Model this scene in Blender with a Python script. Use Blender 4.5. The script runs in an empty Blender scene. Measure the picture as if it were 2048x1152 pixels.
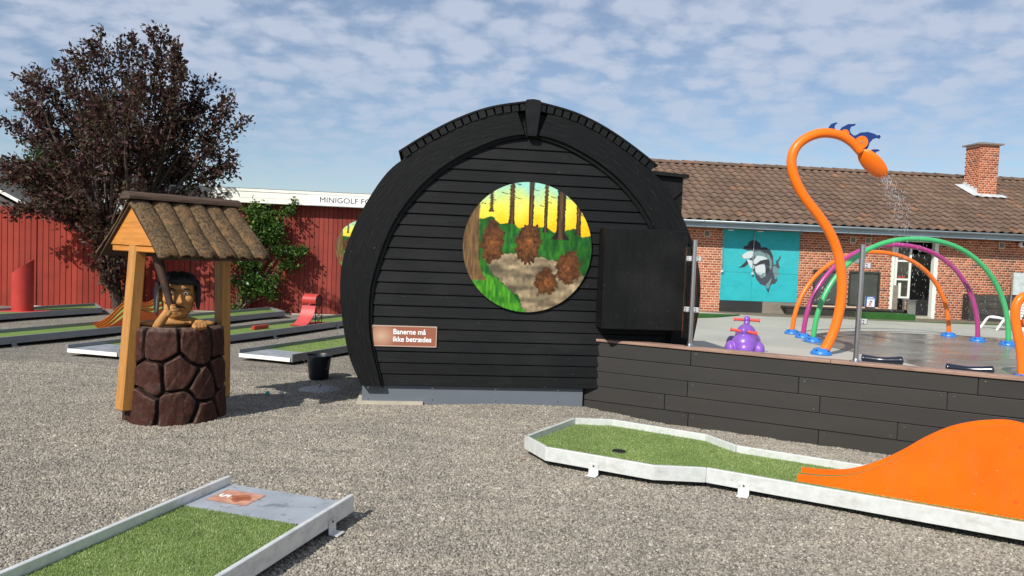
import bpy, bmesh, math, random
import numpy as np
from mathutils import Vector, Matrix, noise as mnoise

random.seed(7)
RNG = np.random.default_rng(11)
S = bpy.context.scene
COL = S.collection
rad = math.radians

# ------------------------------------------------------------------ camera
EYE = np.array([0.0, 0.0, 1.6])
FPX = 1500.0                       # focal length in photo pixels (2048 wide)
PITCH, ROLL = rad(2.7), rad(2.3)
_f = np.array([0, math.cos(PITCH), -math.sin(PITCH)])
_r0 = np.array([1.0, 0, 0]); _u0 = np.array([0, math.sin(PITCH), math.cos(PITCH)])
_r = math.cos(ROLL) * _r0 + math.sin(ROLL) * _u0
_u = -math.sin(ROLL) * _r0 + math.cos(ROLL) * _u0
cam = bpy.data.cameras.new('camera'); camo = bpy.data.objects.new('camera', cam); COL.objects.link(camo)
cam.sensor_width = 36.0; cam.lens = 36.0 * FPX / 2048.0
cam.clip_start = 0.05; cam.clip_end = 5000
camo.matrix_world = Matrix(((_r[0], _u[0], -_f[0], EYE[0]), (_r[1], _u[1], -_f[1], EYE[1]),
                            (_r[2], _u[2], -_f[2], EYE[2]), (0, 0, 0, 1)))
S.camera = camo

# ------------------------------------------------------------------ world, sun, exposure
SUN_EL, SUN_AZ = rad(39), rad(180 + 31)      # azimuth measured from +Y towards +X
W = bpy.data.worlds.new('World'); S.world = W; W.use_nodes = True
def build_world():
    nt = W.node_tree; N = nt.nodes; L = nt.links
    N.clear()
    out = N.new('ShaderNodeOutputWorld'); bg = N.new('ShaderNodeBackground')
    bg.inputs['Strength'].default_value = 0.092
    sky = N.new('ShaderNodeTexSky'); sky.sky_type = 'NISHITA'; sky.sun_disc = False
    sky.sun_elevation = SUN_EL; sky.sun_rotation = SUN_AZ; sky.air_density = 1.0; sky.dust_density = 0.15; sky.ozone_density = 3.5
    tc = N.new('ShaderNodeTexCoord'); sep = N.new('ShaderNodeSeparateXYZ')
    L.new(tc.outputs['Generated'], sep.inputs[0])
    def M(op, a, b=None):
        n = N.new('ShaderNodeMath'); n.operation = op
        for i, v in enumerate((a, b)):
            if v is None: continue
            if isinstance(v, (int, float)): n.inputs[i].default_value = v
            else: L.new(v, n.inputs[i])
        return n.outputs[0]
    z = M('MAXIMUM', sep.outputs['Z'], 0.0)
    zz = M('ADD', z, 0.24)
    comb = N.new('ShaderNodeCombineXYZ')
    L.new(M('DIVIDE', sep.outputs['X'], zz), comb.inputs[0]); L.new(M('DIVIDE', sep.outputs['Y'], zz), comb.inputs[1])
    def noise(scale, detail, rough, dist=0.0, vec=None):
        n = N.new('ShaderNodeTexNoise'); n.inputs['Scale'].default_value = scale
        n.inputs['Detail'].default_value = detail; n.inputs['Roughness'].default_value = rough
        n.inputs['Distortion'].default_value = dist
        L.new(vec or comb.outputs[0], n.inputs['Vector']); return n.outputs['Fac']
    n1 = noise(8.5, 6, 0.62, 0.1)
    n2 = noise(1.9, 3, 0.5)
    n3 = noise(34.0, 5, 0.65, 0.1)
    vor = N.new('ShaderNodeTexVoronoi'); vor.feature = 'SMOOTH_F1'; vor.inputs['Scale'].default_value = 10.5
    vor.inputs['Smoothness'].default_value = 0.6
    wv = N.new('ShaderNodeVectorMath'); wv.operation = 'ADD'
    wn = N.new('ShaderNodeTexNoise'); wn.inputs['Scale'].default_value = 12.0; wn.inputs['Detail'].default_value = 3
    L.new(comb.outputs[0], wn.inputs['Vector'])
    ws = N.new('ShaderNodeVectorMath'); ws.operation = 'SCALE'; ws.inputs['Scale'].default_value = 0.10
    L.new(wn.outputs['Color'], ws.inputs[0]); L.new(comb.outputs[0], wv.inputs[0]); L.new(ws.outputs[0], wv.inputs[1])
    L.new(wv.outputs[0], vor.inputs['Vector'])
    puff = M('SUBTRACT', 0.62, vor.outputs['Distance'])
    dens = M('ADD', M('ADD', M('MULTIPLY', puff, 0.95), M('MULTIPLY', n1, 0.50)),
             M('ADD', M('MULTIPLY', n2, 0.50), M('MULTIPLY', n3, 0.30)))
    mr = N.new('ShaderNodeMapRange'); mr.interpolation_type = 'SMOOTHSTEP'
    mr.inputs['From Min'].default_value = 0.42; mr.inputs['From Max'].default_value = 1.00
    mr.inputs['To Min'].default_value = 0.24
    L.new(dens, mr.inputs['Value'])
    # thin the sheet towards the horizon, where it dissolves in the air
    hz = N.new('ShaderNodeMapRange'); hz.interpolation_type = 'SMOOTHSTEP'
    hz.inputs['From Min'].default_value = 0.05; hz.inputs['From Max'].default_value = 0.25
    hz.inputs['To Min'].default_value = 0.30; hz.inputs['To Max'].default_value = 0.86
    L.new(z, hz.inputs['Value'])
    fac = M('MULTIPLY', mr.outputs[0], hz.outputs[0])
    mix = N.new('ShaderNodeMixRGB'); L.new(fac, mix.inputs['Fac'])
    L.new(sky.outputs[0], mix.inputs['Color1']); mix.inputs['Color2'].default_value = (5.6, 6.25, 7.6, 1)
    L.new(mix.outputs[0], bg.inputs['Color']); L.new(bg.outputs[0], out.inputs['Surface'])
build_world()
sun = bpy.data.lights.new('sun', 'SUN'); sun.energy = 5.0; sun.angle = rad(0.53); sun.color = (1.0, 0.955, 0.88)
suno = bpy.data.objects.new('sun', sun); COL.objects.link(suno)
_sd = Vector((math.sin(SUN_AZ) * math.cos(SUN_EL), math.cos(SUN_AZ) * math.cos(SUN_EL), math.sin(SUN_EL)))
suno.rotation_euler = (-_sd).to_track_quat('-Z', 'Y').to_euler(); suno.location = (-8, -10, 20)
S.view_settings.view_transform = 'Standard'; S.view_settings.look = 'None'
S.view_settings.exposure = 0.12; S.view_settings.gamma = 1.0; S.view_settings.use_curve_mapping = False
S.cycles.max_bounces = 8; S.cycles.transparent_max_bounces = 12

# ------------------------------------------------------------------ pixel helpers (survey of the place)
def ray(x, y): return _f + _r * (x - 1024) / FPX - _u * (y - 576) / FPX
def gp(x, y, z=0.0):
    d = ray(x, y); return EYE + d * ((z - EYE[2]) / d[2])
def dp(x, y, Y):
    d = ray(x, y); return EYE + d * (Y / d[1])
class Frame:
    """upright plane: origin O, u along it, out towards the viewer"""
    def __init__(s, O, deg):
        s.O = np.array(O, float); a = rad(deg); s.deg = deg
        s.u = np.array([math.cos(a), math.sin(a), 0]); s.out = np.array([math.sin(a), -math.cos(a), 0])
    def P(s, a, z, o=0.0): return s.O + s.u * a + s.out * o + np.array([0, 0, z])
    def uv(s, x, y, o=0.0):
        d = ray(x, y); q = s.O + s.out * o
        p = EYE + d * (np.dot(q - EYE, s.out) / np.dot(d, s.out)); w = p - s.O
        return float(w @ s.u), float(p[2] - s.O[2])

# ------------------------------------------------------------------ materials
def lin(c):
    c = [x / 255.0 for x in c]
    return tuple(x / 12.92 if x <= 0.04045 else ((x + 0.055) / 1.055) ** 2.4 for x in c)
def nodes(name):
    m = bpy.data.materials.new(name); m.use_nodes = True
    nt = m.node_tree; b = nt.nodes['Principled BSDF']
    return m, nt, b
def wpos(nt, scale=(1, 1, 1)):
    g = nt.nodes.new('ShaderNodeNewGeometry'); mp = nt.nodes.new('ShaderNodeMapping')
    mp.inputs['Scale'].default_value = scale
    nt.links.new(g.outputs['Position'], mp.inputs['Vector']); return mp.outputs[0]
def tnoise(nt, vec, scale, detail=4, rough=0.55, dist=0.0):
    n = nt.nodes.new('ShaderNodeTexNoise'); n.inputs['Scale'].default_value = scale
    n.inputs['Detail'].default_value = detail; n.inputs['Roughness'].default_value = rough; n.inputs['Distortion'].default_value = dist
    nt.links.new(vec, n.inputs['Vector']); return n.outputs['Fac']
def ramp(nt, fac, stops, interp='LINEAR'):
    r = nt.nodes.new('ShaderNodeValToRGB'); r.color_ramp.interpolation = interp
    e = r.color_ramp.elements
    while len(e) < len(stops): e.new(0.5)
    for i, (p, c) in enumerate(stops):
        e[i].position = p; e[i].color = (*c, 1) if len(c) == 3 else c
    nt.links.new(fac, r.inputs['Fac']); return r.outputs['Color']
def mixc(nt, fac, a, b, mode='MIX'):
    n = nt.nodes.new('ShaderNodeMixRGB'); n.blend_type = mode
    for k, v in (('Fac', fac), ('Color1', a), ('Color2', b)):
        if isinstance(v, (int, float)): n.inputs[k].default_value = v
        elif isinstance(v, tuple): n.inputs[k].default_value = (*v, 1) if len(v) == 3 else v
        else: nt.links.new(v, n.inputs[k])
    return n.outputs['Color']
def math_(nt, op, a, b=None):
    n = nt.nodes.new('ShaderNodeMath'); n.operation = op
    for i, v in enumerate((a, b)):
        if v is None: continue
        if isinstance(v, (int, float)): n.inputs[i].default_value = v
        else: nt.links.new(v, n.inputs[i])
    return n.outputs[0]
def bump(nt, b, h, strength=0.3, dist=0.01, normal_in=None):
    n = nt.nodes.new('ShaderNodeBump'); n.inputs['Strength'].default_value = strength; n.inputs['Distance'].default_value = dist
    nt.links.new(h, n.inputs['Height'])
    if normal_in is not None: nt.links.new(normal_in, n.inputs['Normal'])
    nt.links.new(n.outputs[0], b.inputs['Normal']); return n.outputs[0]
def prand(nt):
    """random number per piece: works for single objects and for islands of a joined mesh"""
    g = nt.nodes.new('ShaderNodeNewGeometry'); o = nt.nodes.new('ShaderNodeObjectInfo')
    return math_(nt, 'FRACT', math_(nt, 'ADD', g.outputs['Random Per Island'], o.outputs['Random']))
def simple(name, c, rough=0.5, metal=0.0, var=0.12, vscale=3.0, bmp=0.0, bscale=60.0, coat=0.0, piece=0.0, spec=0.5, bdist=0.004, stretch=(1, 1, 1)):
    m, nt, b = nodes(name)
    v = wpos(nt, stretch)
    f = tnoise(nt, v, vscale, 5)
    lo = tuple(x * (1 - var) for x in c); hi = tuple(min(1, x * (1 + var)) for x in c)
    colr = ramp(nt, f, [(0.3, lo), (0.7, hi)])
    if piece:
        pr = prand(nt)
        k = math_(nt, 'ADD', math_(nt, 'MULTIPLY', pr, 2 * piece), 1 - piece)
        colr = mixc(nt, 1.0, colr, ramp(nt, math_(nt, 'MULTIPLY', k, 0.5), [(0, (0, 0, 0)), (1, (2, 2, 2))]), 'MULTIPLY')
    nt.links.new(colr, b.inputs['Base Color'])
    rr = math_(nt, 'ADD', math_(nt, 'MULTIPLY', tnoise(nt, v, vscale * 2.3, 3), 0.22), rough - 0.11)
    nt.links.new(rr, b.inputs['Roughness'])
    b.inputs['Metallic'].default_value = metal; b.inputs['Coat Weight'].default_value = coat
    b.inputs['Specular IOR Level'].default_value = spec
    if bmp: bump(nt, b, tnoise(nt, v, bscale, 4), bmp, bdist)
    return m
def m_blackwood(name, stretch, base=(0.0058, 0.0062, 0.0068), flecks=True):
    m, nt, b = nodes(name)
    v = wpos(nt, stretch); v2 = wpos(nt, (1, 1, 1))
    g = tnoise(nt, v, 1.0, 6, 0.65)
    c = ramp(nt, g, [(0.25, tuple(x * 0.6 for x in base)), (0.55, base), (0.8, tuple(x * 1.9 for x in base))])
    pr = prand(nt)
    c = mixc(nt, math_(nt, 'MULTIPLY', pr, 0.45), c, tuple(x * 2.0 for x in base))
    if flecks:
        fl = tnoise(nt, wpos(nt, (9, 9, 22)), 1.9, 3, 0.7)
        sp = ramp(nt, fl, [(0.64, (0, 0, 0)), (0.76, (1, 1, 1))])
        c = mixc(nt, math_(nt, 'MULTIPLY', sp, 0.30), c, (0.065, 0.065, 0.063))
        du = tnoise(nt, wpos(nt, (1.2, 1.2, 2.2)), 1.0, 4, 0.6)
        c = mixc(nt, math_(nt, 'MULTIPLY', ramp(nt, du, [(0.45, (0, 0, 0)), (0.75, (1, 1, 1))]), 0.35), c, (0.030, 0.030, 0.029))
        f2 = tnoise(nt, wpos(nt, (26, 26, 40)), 1.0, 2, 0.5)
        s2 = ramp(nt, f2, [(0.735, (0, 0, 0)), (0.79, (1, 1, 1))])
        c = mixc(nt, math_(nt, 'MULTIPLY', s2, 0.45), c, (0.13, 0.128, 0.122))
    nt.links.new(c, b.inputs['Base Color'])
    nt.links.new(math_(nt, 'ADD', math_(nt, 'MULTIPLY', g, 0.3), 0.42), b.inputs['Roughness'])
    b.inputs['Specular IOR Level'].default_value = 0.20
    bump(nt, b, math_(nt, 'ADD', g, math_(nt, 'MULTIPLY', tnoise(nt, v, 4.0, 4), 0.5)), 0.55, 0.004)
    return m
def gravel_patches(nt, c):
    """broad dusty, raked and damp patches in the gravel"""
    a = tnoise(nt, wpos(nt, (1, 1, 1)), 0.55, 4, 0.6, 0.4); b2 = tnoise(nt, wpos(nt, (1.0, 2.6, 1)), 1.9, 4, 0.6, 0.3); d = tnoise(nt, wpos(nt, (1, 1, 1)), 7.0, 3, 0.6)
    c = mixc(nt, 1.0, c, ramp(nt, a, [(0.28, (0.80, 0.80, 0.80)), (0.5, (0.98, 0.97, 0.96)), (0.72, (1.12, 1.10, 1.06))]), 'MULTIPLY')
    c = mixc(nt, 1.0, c, ramp(nt, b2, [(0.30, (0.86, 0.86, 0.87)), (0.70, (1.10, 1.09, 1.07))]), 'MULTIPLY')
    return mixc(nt, 1.0, c, ramp(nt, d, [(0.30, (0.90, 0.90, 0.90)), (0.70, (1.08, 1.08, 1.08))]), 'MULTIPLY')
def m_gravel():
    m, nt, b = nodes('gravel_sheet')
    v = wpos(nt)
    vo = nt.nodes.new('ShaderNodeTexVoronoi'); vo.inputs['Scale'].default_value = 62; nt.links.new(v, vo.inputs['Vector'])
    sep = nt.nodes.new('ShaderNodeSeparateColor'); nt.links.new(vo.outputs['Color'], sep.inputs[0])
    c = ramp(nt, sep.outputs[0], [(0, (0.105, 0.094, 0.079)), (0.3, (0.19, 0.173, 0.145)), (0.65, (0.255, 0.233, 0.196)), (0.93, (0.32, 0.292, 0.246)), (1, (0.45, 0.42, 0.37))])
    c = gravel_patches(nt, c)
    nt.links.new(c, b.inputs['Base Color']); b.inputs['Roughness'].default_value = 0.9
    b.inputs['Specular IOR Level'].default_value = 0.25
    h = math_(nt, 'SUBTRACT', 1.0, vo.outputs['Distance'])
    bump(nt, b, h, 0.9, 0.012)
    return m
def m_stone():
    m, nt, b = nodes('gravel_stone')
    o = nt.nodes.new('ShaderNodeObjectInfo')
    v = wpos(nt)
    c = ramp(nt, o.outputs['Random'], [(0, (0.135, 0.123, 0.103)), (0.25, (0.23, 0.210, 0.176)), (0.65, (0.30, 0.274, 0.230)), (0.93, (0.37, 0.338, 0.285)), (1, (0.53, 0.495, 0.44))])
    c = gravel_patches(nt, c)
    nt.links.new(c, b.inputs['Base Color']); b.inputs['Roughness'].default_value = 0.85; b.inputs['Specular IOR Level'].default_value = 0.3
    return m
def m_leaf(name, stops, rough=0.45, trans=0.25):
    m, nt, b = nodes(name)
    c = ramp(nt, prand(nt), stops)
    nt.links.new(c, b.inputs['Base Color']); b.inputs['Roughness'].default_value = rough
    b.inputs['Specular IOR Level'].default_value = 0.2
    tr = nt.nodes.new('ShaderNodeBsdfTranslucent'); nt.links.new(c, tr.inputs['Color'])
    mx = nt.nodes.new('ShaderNodeMixShader'); mx.inputs[0].default_value = trans
    o = nt.nodes['Material Output']
    nt.links.new(b.outputs[0], mx.inputs[1]); nt.links.new(tr.outputs[0], mx.inputs[2]); nt.links.new(mx.outputs[0], o.inputs['Surface'])
    return m
def m_pieces(name, stops, rough=0.8, nscale=14, namt=0.3, bmp=0.4, spec=0.3):
    m, nt, b = nodes(name)
    v = wpos(nt)
    c = ramp(nt, prand(nt), stops)
    stn = tnoise(nt, wpos(nt, (1.1, 1.1, 0.45)), 1.3, 5, 0.65, 0.3)
    c = mixc(nt, 1.0, c, ramp(nt, stn, [(0.28, (0.74, 0.75, 0.76)), (0.5, (1.0, 1.0, 1.0)), (0.75, (1.14, 1.12, 1.10))]), 'MULTIPLY')
    n = tnoise(nt, v, nscale, 5, 0.6)
    c = mixc(nt, 1.0, c, ramp(nt, n, [(0.3, (1 - namt,) * 3), (0.7, (1 + namt,) * 3)]), 'MULTIPLY')
    nt.links.new(c, b.inputs['Base Color']); b.inputs['Roughness'].default_value = rough
    b.inputs['Specular IOR Level'].default_value = spec
    if bmp: bump(nt, b, tnoise(nt, v, nscale * 3, 4), bmp, 0.004)
    return m
def m_vcol(name, rough=0.5, spec=0.4, grain=0.0):
    m, nt, b = nodes(name)
    a = nt.nodes.new('ShaderNodeVertexColor'); a.layer_name = 'print'
    c = a.outputs['Color']
    if grain:
        c = mixc(nt, 1.0, c, ramp(nt, tnoise(nt, wpos(nt), 40, 4, 0.7), [(0.25, (1 - grain,) * 3), (0.75, (1 + grain,) * 3)]), 'MULTIPLY')
    nt.links.new(c, b.inputs['Base Color']); b.inputs['Roughness'].default_value = rough; b.inputs['Specular IOR Level'].default_value = spec
    return m
def m_wood(name, c, stretch, dark=0.6, rough=0.55, scale=1.0, coat=0.0):
    m, nt, b = nodes(name)
    v = wpos(nt, stretch)
    g = tnoise(nt, v, scale, 6, 0.6, 0.6)
    colr = ramp(nt, g, [(0.25, tuple(x * dark for x in c)), (0.5, c), (0.8, tuple(min(1, x * 1.22) for x in c))])
    fine = tnoise(nt, v, scale * 5, 3, 0.6)
    colr = mixc(nt, 1.0, colr, ramp(nt, fine, [(0.3, (0.86,) * 3), (0.7, (1.08,) * 3)]), 'MULTIPLY')
    kn = tnoise(nt, wpos(nt, (7, 7, 5)), 1.0, 2)
    colr = mixc(nt, math_(nt, 'MULTIPLY', ramp(nt, kn, [(0.70, (0, 0, 0)), (0.78, (1, 1, 1))]), 0.6), colr, tuple(x * 0.35 for x in c))
    nt.links.new(colr, b.inputs['Base Color']); b.inputs['Roughness'].default_value = rough; b.inputs['Coat Weight'].default_value = coat
    bump(nt, b, g, 0.35, 0.003)
    return m
def m_clear(name, tint=(0.97, 0.99, 0.985), refl=0.06):
    m, nt, b = nodes(name); nt.nodes.remove(b)
    t = nt.nodes.new('ShaderNodeBsdfTransparent'); t.inputs[0].default_value = (*tint, 1)
    g = nt.nodes.new('ShaderNodeBsdfGlossy'); g.inputs['Roughness'].default_value = 0.02
    fr = nt.nodes.new('ShaderNodeFresnel'); fr.inputs['IOR'].default_value = 1.45
    mx = nt.nodes.new('ShaderNodeMixShader')
    nt.links.new(math_(nt, 'MULTIPLY', fr.outputs[0], 0.45), mx.inputs[0])
    nt.links.new(t.outputs[0], mx.inputs[1]); nt.links.new(g.outputs[0], mx.inputs[2])
    nt.links.new(mx.outputs[0], nt.nodes['Material Output'].inputs['Surface'])
    return m

MT = {}
MT['gravel'] = m_gravel(); MT['stone'] = m_stone()
MT['plank'] = m_blackwood('black_plank', (2.2, 2.2, 70))
MT['trim'] = m_blackwood('black_trim', (14, 14, 14))
MT['blackboard'] = m_blackwood('black_board', (18, 18, 3.0), (0.0045, 0.0047, 0.005), True)
MT['graypanel'] = simple('slate_panel', (0.125, 0.145, 0.168), 0.5, var=0.07, vscale=3, bmp=0.1, bscale=200)
MT['screw'] = simple('screw_steel', (0.7, 0.7, 0.7), 0.3, metal=1.0, var=0.05)
MT['concrete_beige'] = simple('concrete_block', (0.44, 0.40, 0.31), 0.9, var=0.12, vscale=9, bmp=0.4, bscale=80)
def m_composite():
    m, nt, b = nodes('composite_board')
    c = ramp(nt, prand(nt), [(0, (0.023, 0.0207, 0.018)), (1, (0.032, 0.029, 0.025))])
    n = tnoise(nt, wpos(nt, (1.5, 1.5, 5)), 1.0, 5, 0.6)
    c = mixc(nt, 1.0, c, ramp(nt, n, [(0.3, (0.85,) * 3), (0.75, (1.12,) * 3)]), 'MULTIPLY')
    w = nt.nodes.new('ShaderNodeTexWave'); w.bands_direction = 'Z'; w.inputs['Scale'].default_value = 42; nt.links.new(wpos(nt), w.inputs['Vector'])
    nt.links.new(c, b.inputs['Base Color']); b.inputs['Roughness'].default_value = 0.62; b.inputs['Specular IOR Level'].default_value = 0.35
    bump(nt, b, w.outputs['Fac'], 0.5, 0.002)
    return m
MT['composite'] = m_composite()
MT['capwood'] = m_wood('cap_wood', (0.30, 0.185, 0.135), (3, 3, 30), 0.5, 0.7, 1.0)
MT['steel'] = simple('brushed_steel', (0.55, 0.55, 0.56), 0.28, metal=1.0, var=0.06, stretch=(30, 30, 2))
MT['clamp'] = simple('clamp_steel', (0.62, 0.62, 0.62), 0.45, metal=0.9, var=0.05)
MT['glass'] = m_clear('clear_glass')
def m_dirtyrail():
    m, nt, b = nodes('weathered_galvanised_rail')
    sp = tnoise(nt, wpos(nt), 16, 4, 0.65); c = ramp(nt, sp, [(0.3, (0.60, 0.62, 0.60)), (0.7, (0.74, 0.755, 0.73))])
    d = tnoise(nt, wpos(nt, (7, 7, 14)), 1.0, 5, 0.7, 0.4)
    c = mixc(nt, math_(nt, 'MULTIPLY', ramp(nt, d, [(0.52, (0, 0, 0)), (0.74, (1, 1, 1))]), 0.55), c, (0.36, 0.33, 0.28))
    k = tnoise(nt, wpos(nt, (22, 22, 60)), 1.0, 3, 0.6)
    c = mixc(nt, math_(nt, 'MULTIPLY', ramp(nt, k, [(0.68, (0, 0, 0)), (0.72, (1, 1, 1))]), 0.5), c, (0.30, 0.30, 0.30))
    nt.links.new(c, b.inputs['Base Color']); b.inputs['Metallic'].default_value = 0.3
    nt.links.new(math_(nt, 'ADD', math_(nt, 'MULTIPLY', d, 0.4), 0.28), b.inputs['Roughness'])
    return m
MT['alu'] = m_dirtyrail()
MT['alu_gray'] = simple('painted_rail', (0.22, 0.235, 0.25), 0.5, metal=0.25, var=0.08, vscale=5)
def m_sheet():
    m, nt, b = nodes('tee_sheet')
    n = tnoise(nt, wpos(nt), 5, 5, 0.6); c = ramp(nt, n, [(0.3, (0.36, 0.39, 0.42)), (0.7, (0.50, 0.53, 0.56))])
    d = tnoise(nt, wpos(nt, (9, 16, 9)), 1.0, 3, 0.55, 1.2)
    c = mixc(nt, math_(nt, 'MULTIPLY', ramp(nt, d, [(0.60, (0, 0, 0)), (0.66, (1, 1, 1))]), 0.6), c, (0.16, 0.17, 0.18))
    nt.links.new(c, b.inputs['Base Color']); b.inputs['Metallic'].default_value = 0.4
    nt.links.new(math_(nt, 'ADD', math_(nt, 'MULTIPLY', n, 0.35), 0.25), b.inputs['Roughness'])
    return m
MT['sheet'] = m_sheet()
def m_turf(name, a, bb):
    m, nt, b = nodes(name)
    v = wpos(nt)
    n = tnoise(nt, v, 110, 3, 0.7)
    c = ramp(nt, n, [(0.3, a), (0.7, bb)])
    c = mixc(nt, 1.0, c, ramp(nt, tnoise(nt, v, 4, 4, 0.6), [(0.3, (0.85,) * 3), (0.75, (1.15,) * 3)]), 'MULTIPLY')
    nt.links.new(c, b.inputs['Base Color']); b.inputs['Roughness'].default_value = 0.85; b.inputs['Specular IOR Level'].default_value = 0.2
    bump(nt, b, n, 0.8, 0.01)
    return m
MT['turf'] = m_turf('turf', (0.10, 0.165, 0.035), (0.21, 0.30, 0.085))
MT['turf_dark'] = m_turf('dark_turf', (0.012, 0.065, 0.01), (0.04, 0.15, 0.025))
def m_blade(name, stops):
    m = m_leaf(name, stops, 0.5, 0.2); nt = m.node_tree; b = nt.nodes['Principled BSDF']; src = b.inputs['Base Color'].links[0].from_socket
    w = tnoise(nt, wpos(nt, (1, 1, 1)), 2.6, 4, 0.65, 0.6); c = mixc(nt, 1.0, src, ramp(nt, w, [(0.3, (0.72, 0.76, 0.70)), (0.55, (1.0, 1.0, 1.0)), (0.75, (1.40, 1.30, 1.35))]), 'MULTIPLY')
    nt.links.new(c, b.inputs['Base Color']); tr = [n for n in nt.nodes if n.type == 'BSDF_TRANSLUCENT'][0]; nt.links.new(c, tr.inputs['Color'])
    return m
MT['blade'] = m_blade('turf_blade', [(0, (0.17, 0.25, 0.07)), (0.5, (0.27, 0.35, 0.125)), (0.92, (0.38, 0.45, 0.20)), (1, (0.55, 0.58, 0.36))])
MT['blade_plain'] = m_leaf('turf_blade', [(0, (0.12, 0.19, 0.045)), (0.5, (0.20, 0.28, 0.085)), (0.92, (0.29, 0.37, 0.14)), (1, (0.46, 0.50, 0.28))], 0.5, 0.2)
def m_rampsheet():
    m, nt, b = nodes('orange_laminate')
    n = tnoise(nt, wpos(nt), 2.2, 5, 0.6); c = ramp(nt, n, [(0.3, (0.80, 0.108, 0.002)), (0.7, (0.92, 0.145, 0.004))])
    st = tnoise(nt, wpos(nt, (5, 5, 1.4)), 1.6, 5, 0.7, 0.5)
    c = mixc(nt, math_(nt, 'MULTIPLY', ramp(nt, st, [(0.50, (0, 0, 0)), (0.72, (1, 1, 1))]), 0.28), c, (0.52, 0.12, 0.03))
    sc = tnoise(nt, wpos(nt, (30, 30, 90)), 1.0, 3, 0.6)
    c = mixc(nt, math_(nt, 'MULTIPLY', ramp(nt, sc, [(0.70, (0, 0, 0)), (0.74, (1, 1, 1))]), 0.5), c, (0.80, 0.42, 0.24))
    mk = nt.nodes.new('ShaderNodeTexVoronoi'); mk.inputs['Scale'].default_value = 4.5; nt.links.new(wpos(nt), mk.inputs['Vector'])
    c = mixc(nt, math_(nt, 'MULTIPLY', ramp(nt, mk.outputs['Distance'], [(0.045, (1, 1, 1)), (0.075, (0, 0, 0))]), 0.45), c, (0.30, 0.06, 0.012))
    nt.links.new(c, b.inputs['Base Color']); b.inputs['Specular IOR Level'].default_value = 0.2
    nt.links.new(math_(nt, 'ADD', math_(nt, 'MULTIPLY', st, 0.4), 0.3), b.inputs['Roughness'])
    return m
MT['orange'] = m_rampsheet()
MT['orange_plain'] = simple('orange_laminate', (0.88, 0.125, 0.001), 0.55, var=0.03, vscale=2, spec=0.12)
MT['orange_tube'] = simple('orange_powder', (0.86, 0.165, 0.006), 0.35, var=0.05, vscale=3, coat=0.15, spec=0.35)
MT['magenta'] = simple('magenta_powder', (0.40, 0.035, 0.20), 0.3, var=0.05, coat=0.3)
MT['green_tube'] = simple('green_powder', (0.05, 0.42, 0.14), 0.3, var=0.06, coat=0.3)
MT['blue'] = simple('blue_cover', (0.02, 0.17, 0.55), 0.35, var=0.12, coat=0.2)
MT['fin'] = simple('fin_blue', (0.006, 0.035, 0.17), 0.4, var=0.06)
MT['purple'] = simple('purple_plastic', (0.22, 0.085, 0.46), 0.35, var=0.06, coat=0.2)
MT['redgrip'] = simple('red_grip', (0.75, 0.07, 0.045), 0.4, var=0.05)
MT['navy'] = simple('navy_plastic', (0.008, 0.011, 0.022), 0.2, var=0.1, coat=0.5)
MT['redmetal'] = simple('red_painted_metal', (0.42, 0.035, 0.028), 0.38, var=0.10, vscale=6)
MT['redmetal2'] = simple('pinkish_red_paint', (0.48, 0.06, 0.055), 0.38, var=0.14, vscale=5)
MT['darkred'] = simple('rusty_lattice', (0.09, 0.018, 0.014), 0.6, var=0.2)
MT['orange_ply'] = simple('faded_orange_plywood', (0.68, 0.125, 0.018), 0.55, var=0.12, vscale=5)
MT['redboard'] = m_pieces('red_board', [(0, (0.225, 0.026, 0.015)), (0.5, (0.262, 0.031, 0.018)), (1, (0.30, 0.038, 0.022))], 0.7, 3.0, 0.1, 0.1)
MT['redboard2'] = m_pieces('wall_red_board', [(0, (0.205, 0.032, 0.022)), (0.5, (0.23, 0.037, 0.026)), (1, (0.255, 0.043, 0.03))], 0.7, 3.0, 0.1, 0.1)
MT['white'] = simple('white_paint', (0.80, 0.78, 0.70), 0.55, var=0.05, vscale=2)
MT['signwhite'] = simple('sign_white', (0.84, 0.84, 0.82), 0.5, var=0.02)
MT['ink'] = simple('black_ink', (0.012, 0.012, 0.012), 0.5, var=0.05)
MT['whiteink'] = simple('white_ink', (0.85, 0.85, 0.85), 0.5, var=0.02)
MT['darkfelt'] = simple('roof_felt', (0.05, 0.05, 0.052), 0.9, var=0.2, vscale=4)
MT['grayroof'] = simple('fibre_roof', (0.10, 0.10, 0.095), 0.9, var=0.2, vscale=2)
MT['pine'] = m_wood('oiled_pine', (0.47, 0.215, 0.05), (26, 26, 1.6), 0.62, 0.45)
MT['pine_h'] = m_wood('oiled_pine_gable', (0.55, 0.215, 0.035), (2.5, 2.5, 30), 0.7, 0.5)
MT['carved'] = m_wood('carved_face_wood', (0.45, 0.215, 0.062), (9, 9, 5), 0.5, 0.75)
def m_bark():
    m, nt, b = nodes('bark')
    v = wpos(nt, (1, 1, 0.7))
    g = tnoise(nt, v, 48, 6, 0.75, 0.3); g2 = tnoise(nt, v, 11, 4, 0.6)
    c = ramp(nt, g, [(0.32, (0.022, 0.014, 0.009)), (0.5, (0.115, 0.078, 0.045)), (0.7, (0.25, 0.165, 0.085))])
    c = mixc(nt, math_(nt, 'MULTIPLY', ramp(nt, g2, [(0.5, (0, 0, 0)), (0.66, (1, 1, 1))]), 0.45), c, (0.30, 0.165, 0.07))
    nt.links.new(c, b.inputs['Base Color']); b.inputs['Roughness'].default_value = 0.95; b.inputs['Specular IOR Level'].default_value = 0.15
    bump(nt, b, math_(nt, 'ADD', g, g2), 0.9, 0.02)
    return m
MT['bark'] = m_bark()
MT['bark_dark'] = m_wood('weathered_ridge', (0.075, 0.045, 0.028), (5, 5, 40), 0.4, 0.9)
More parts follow.
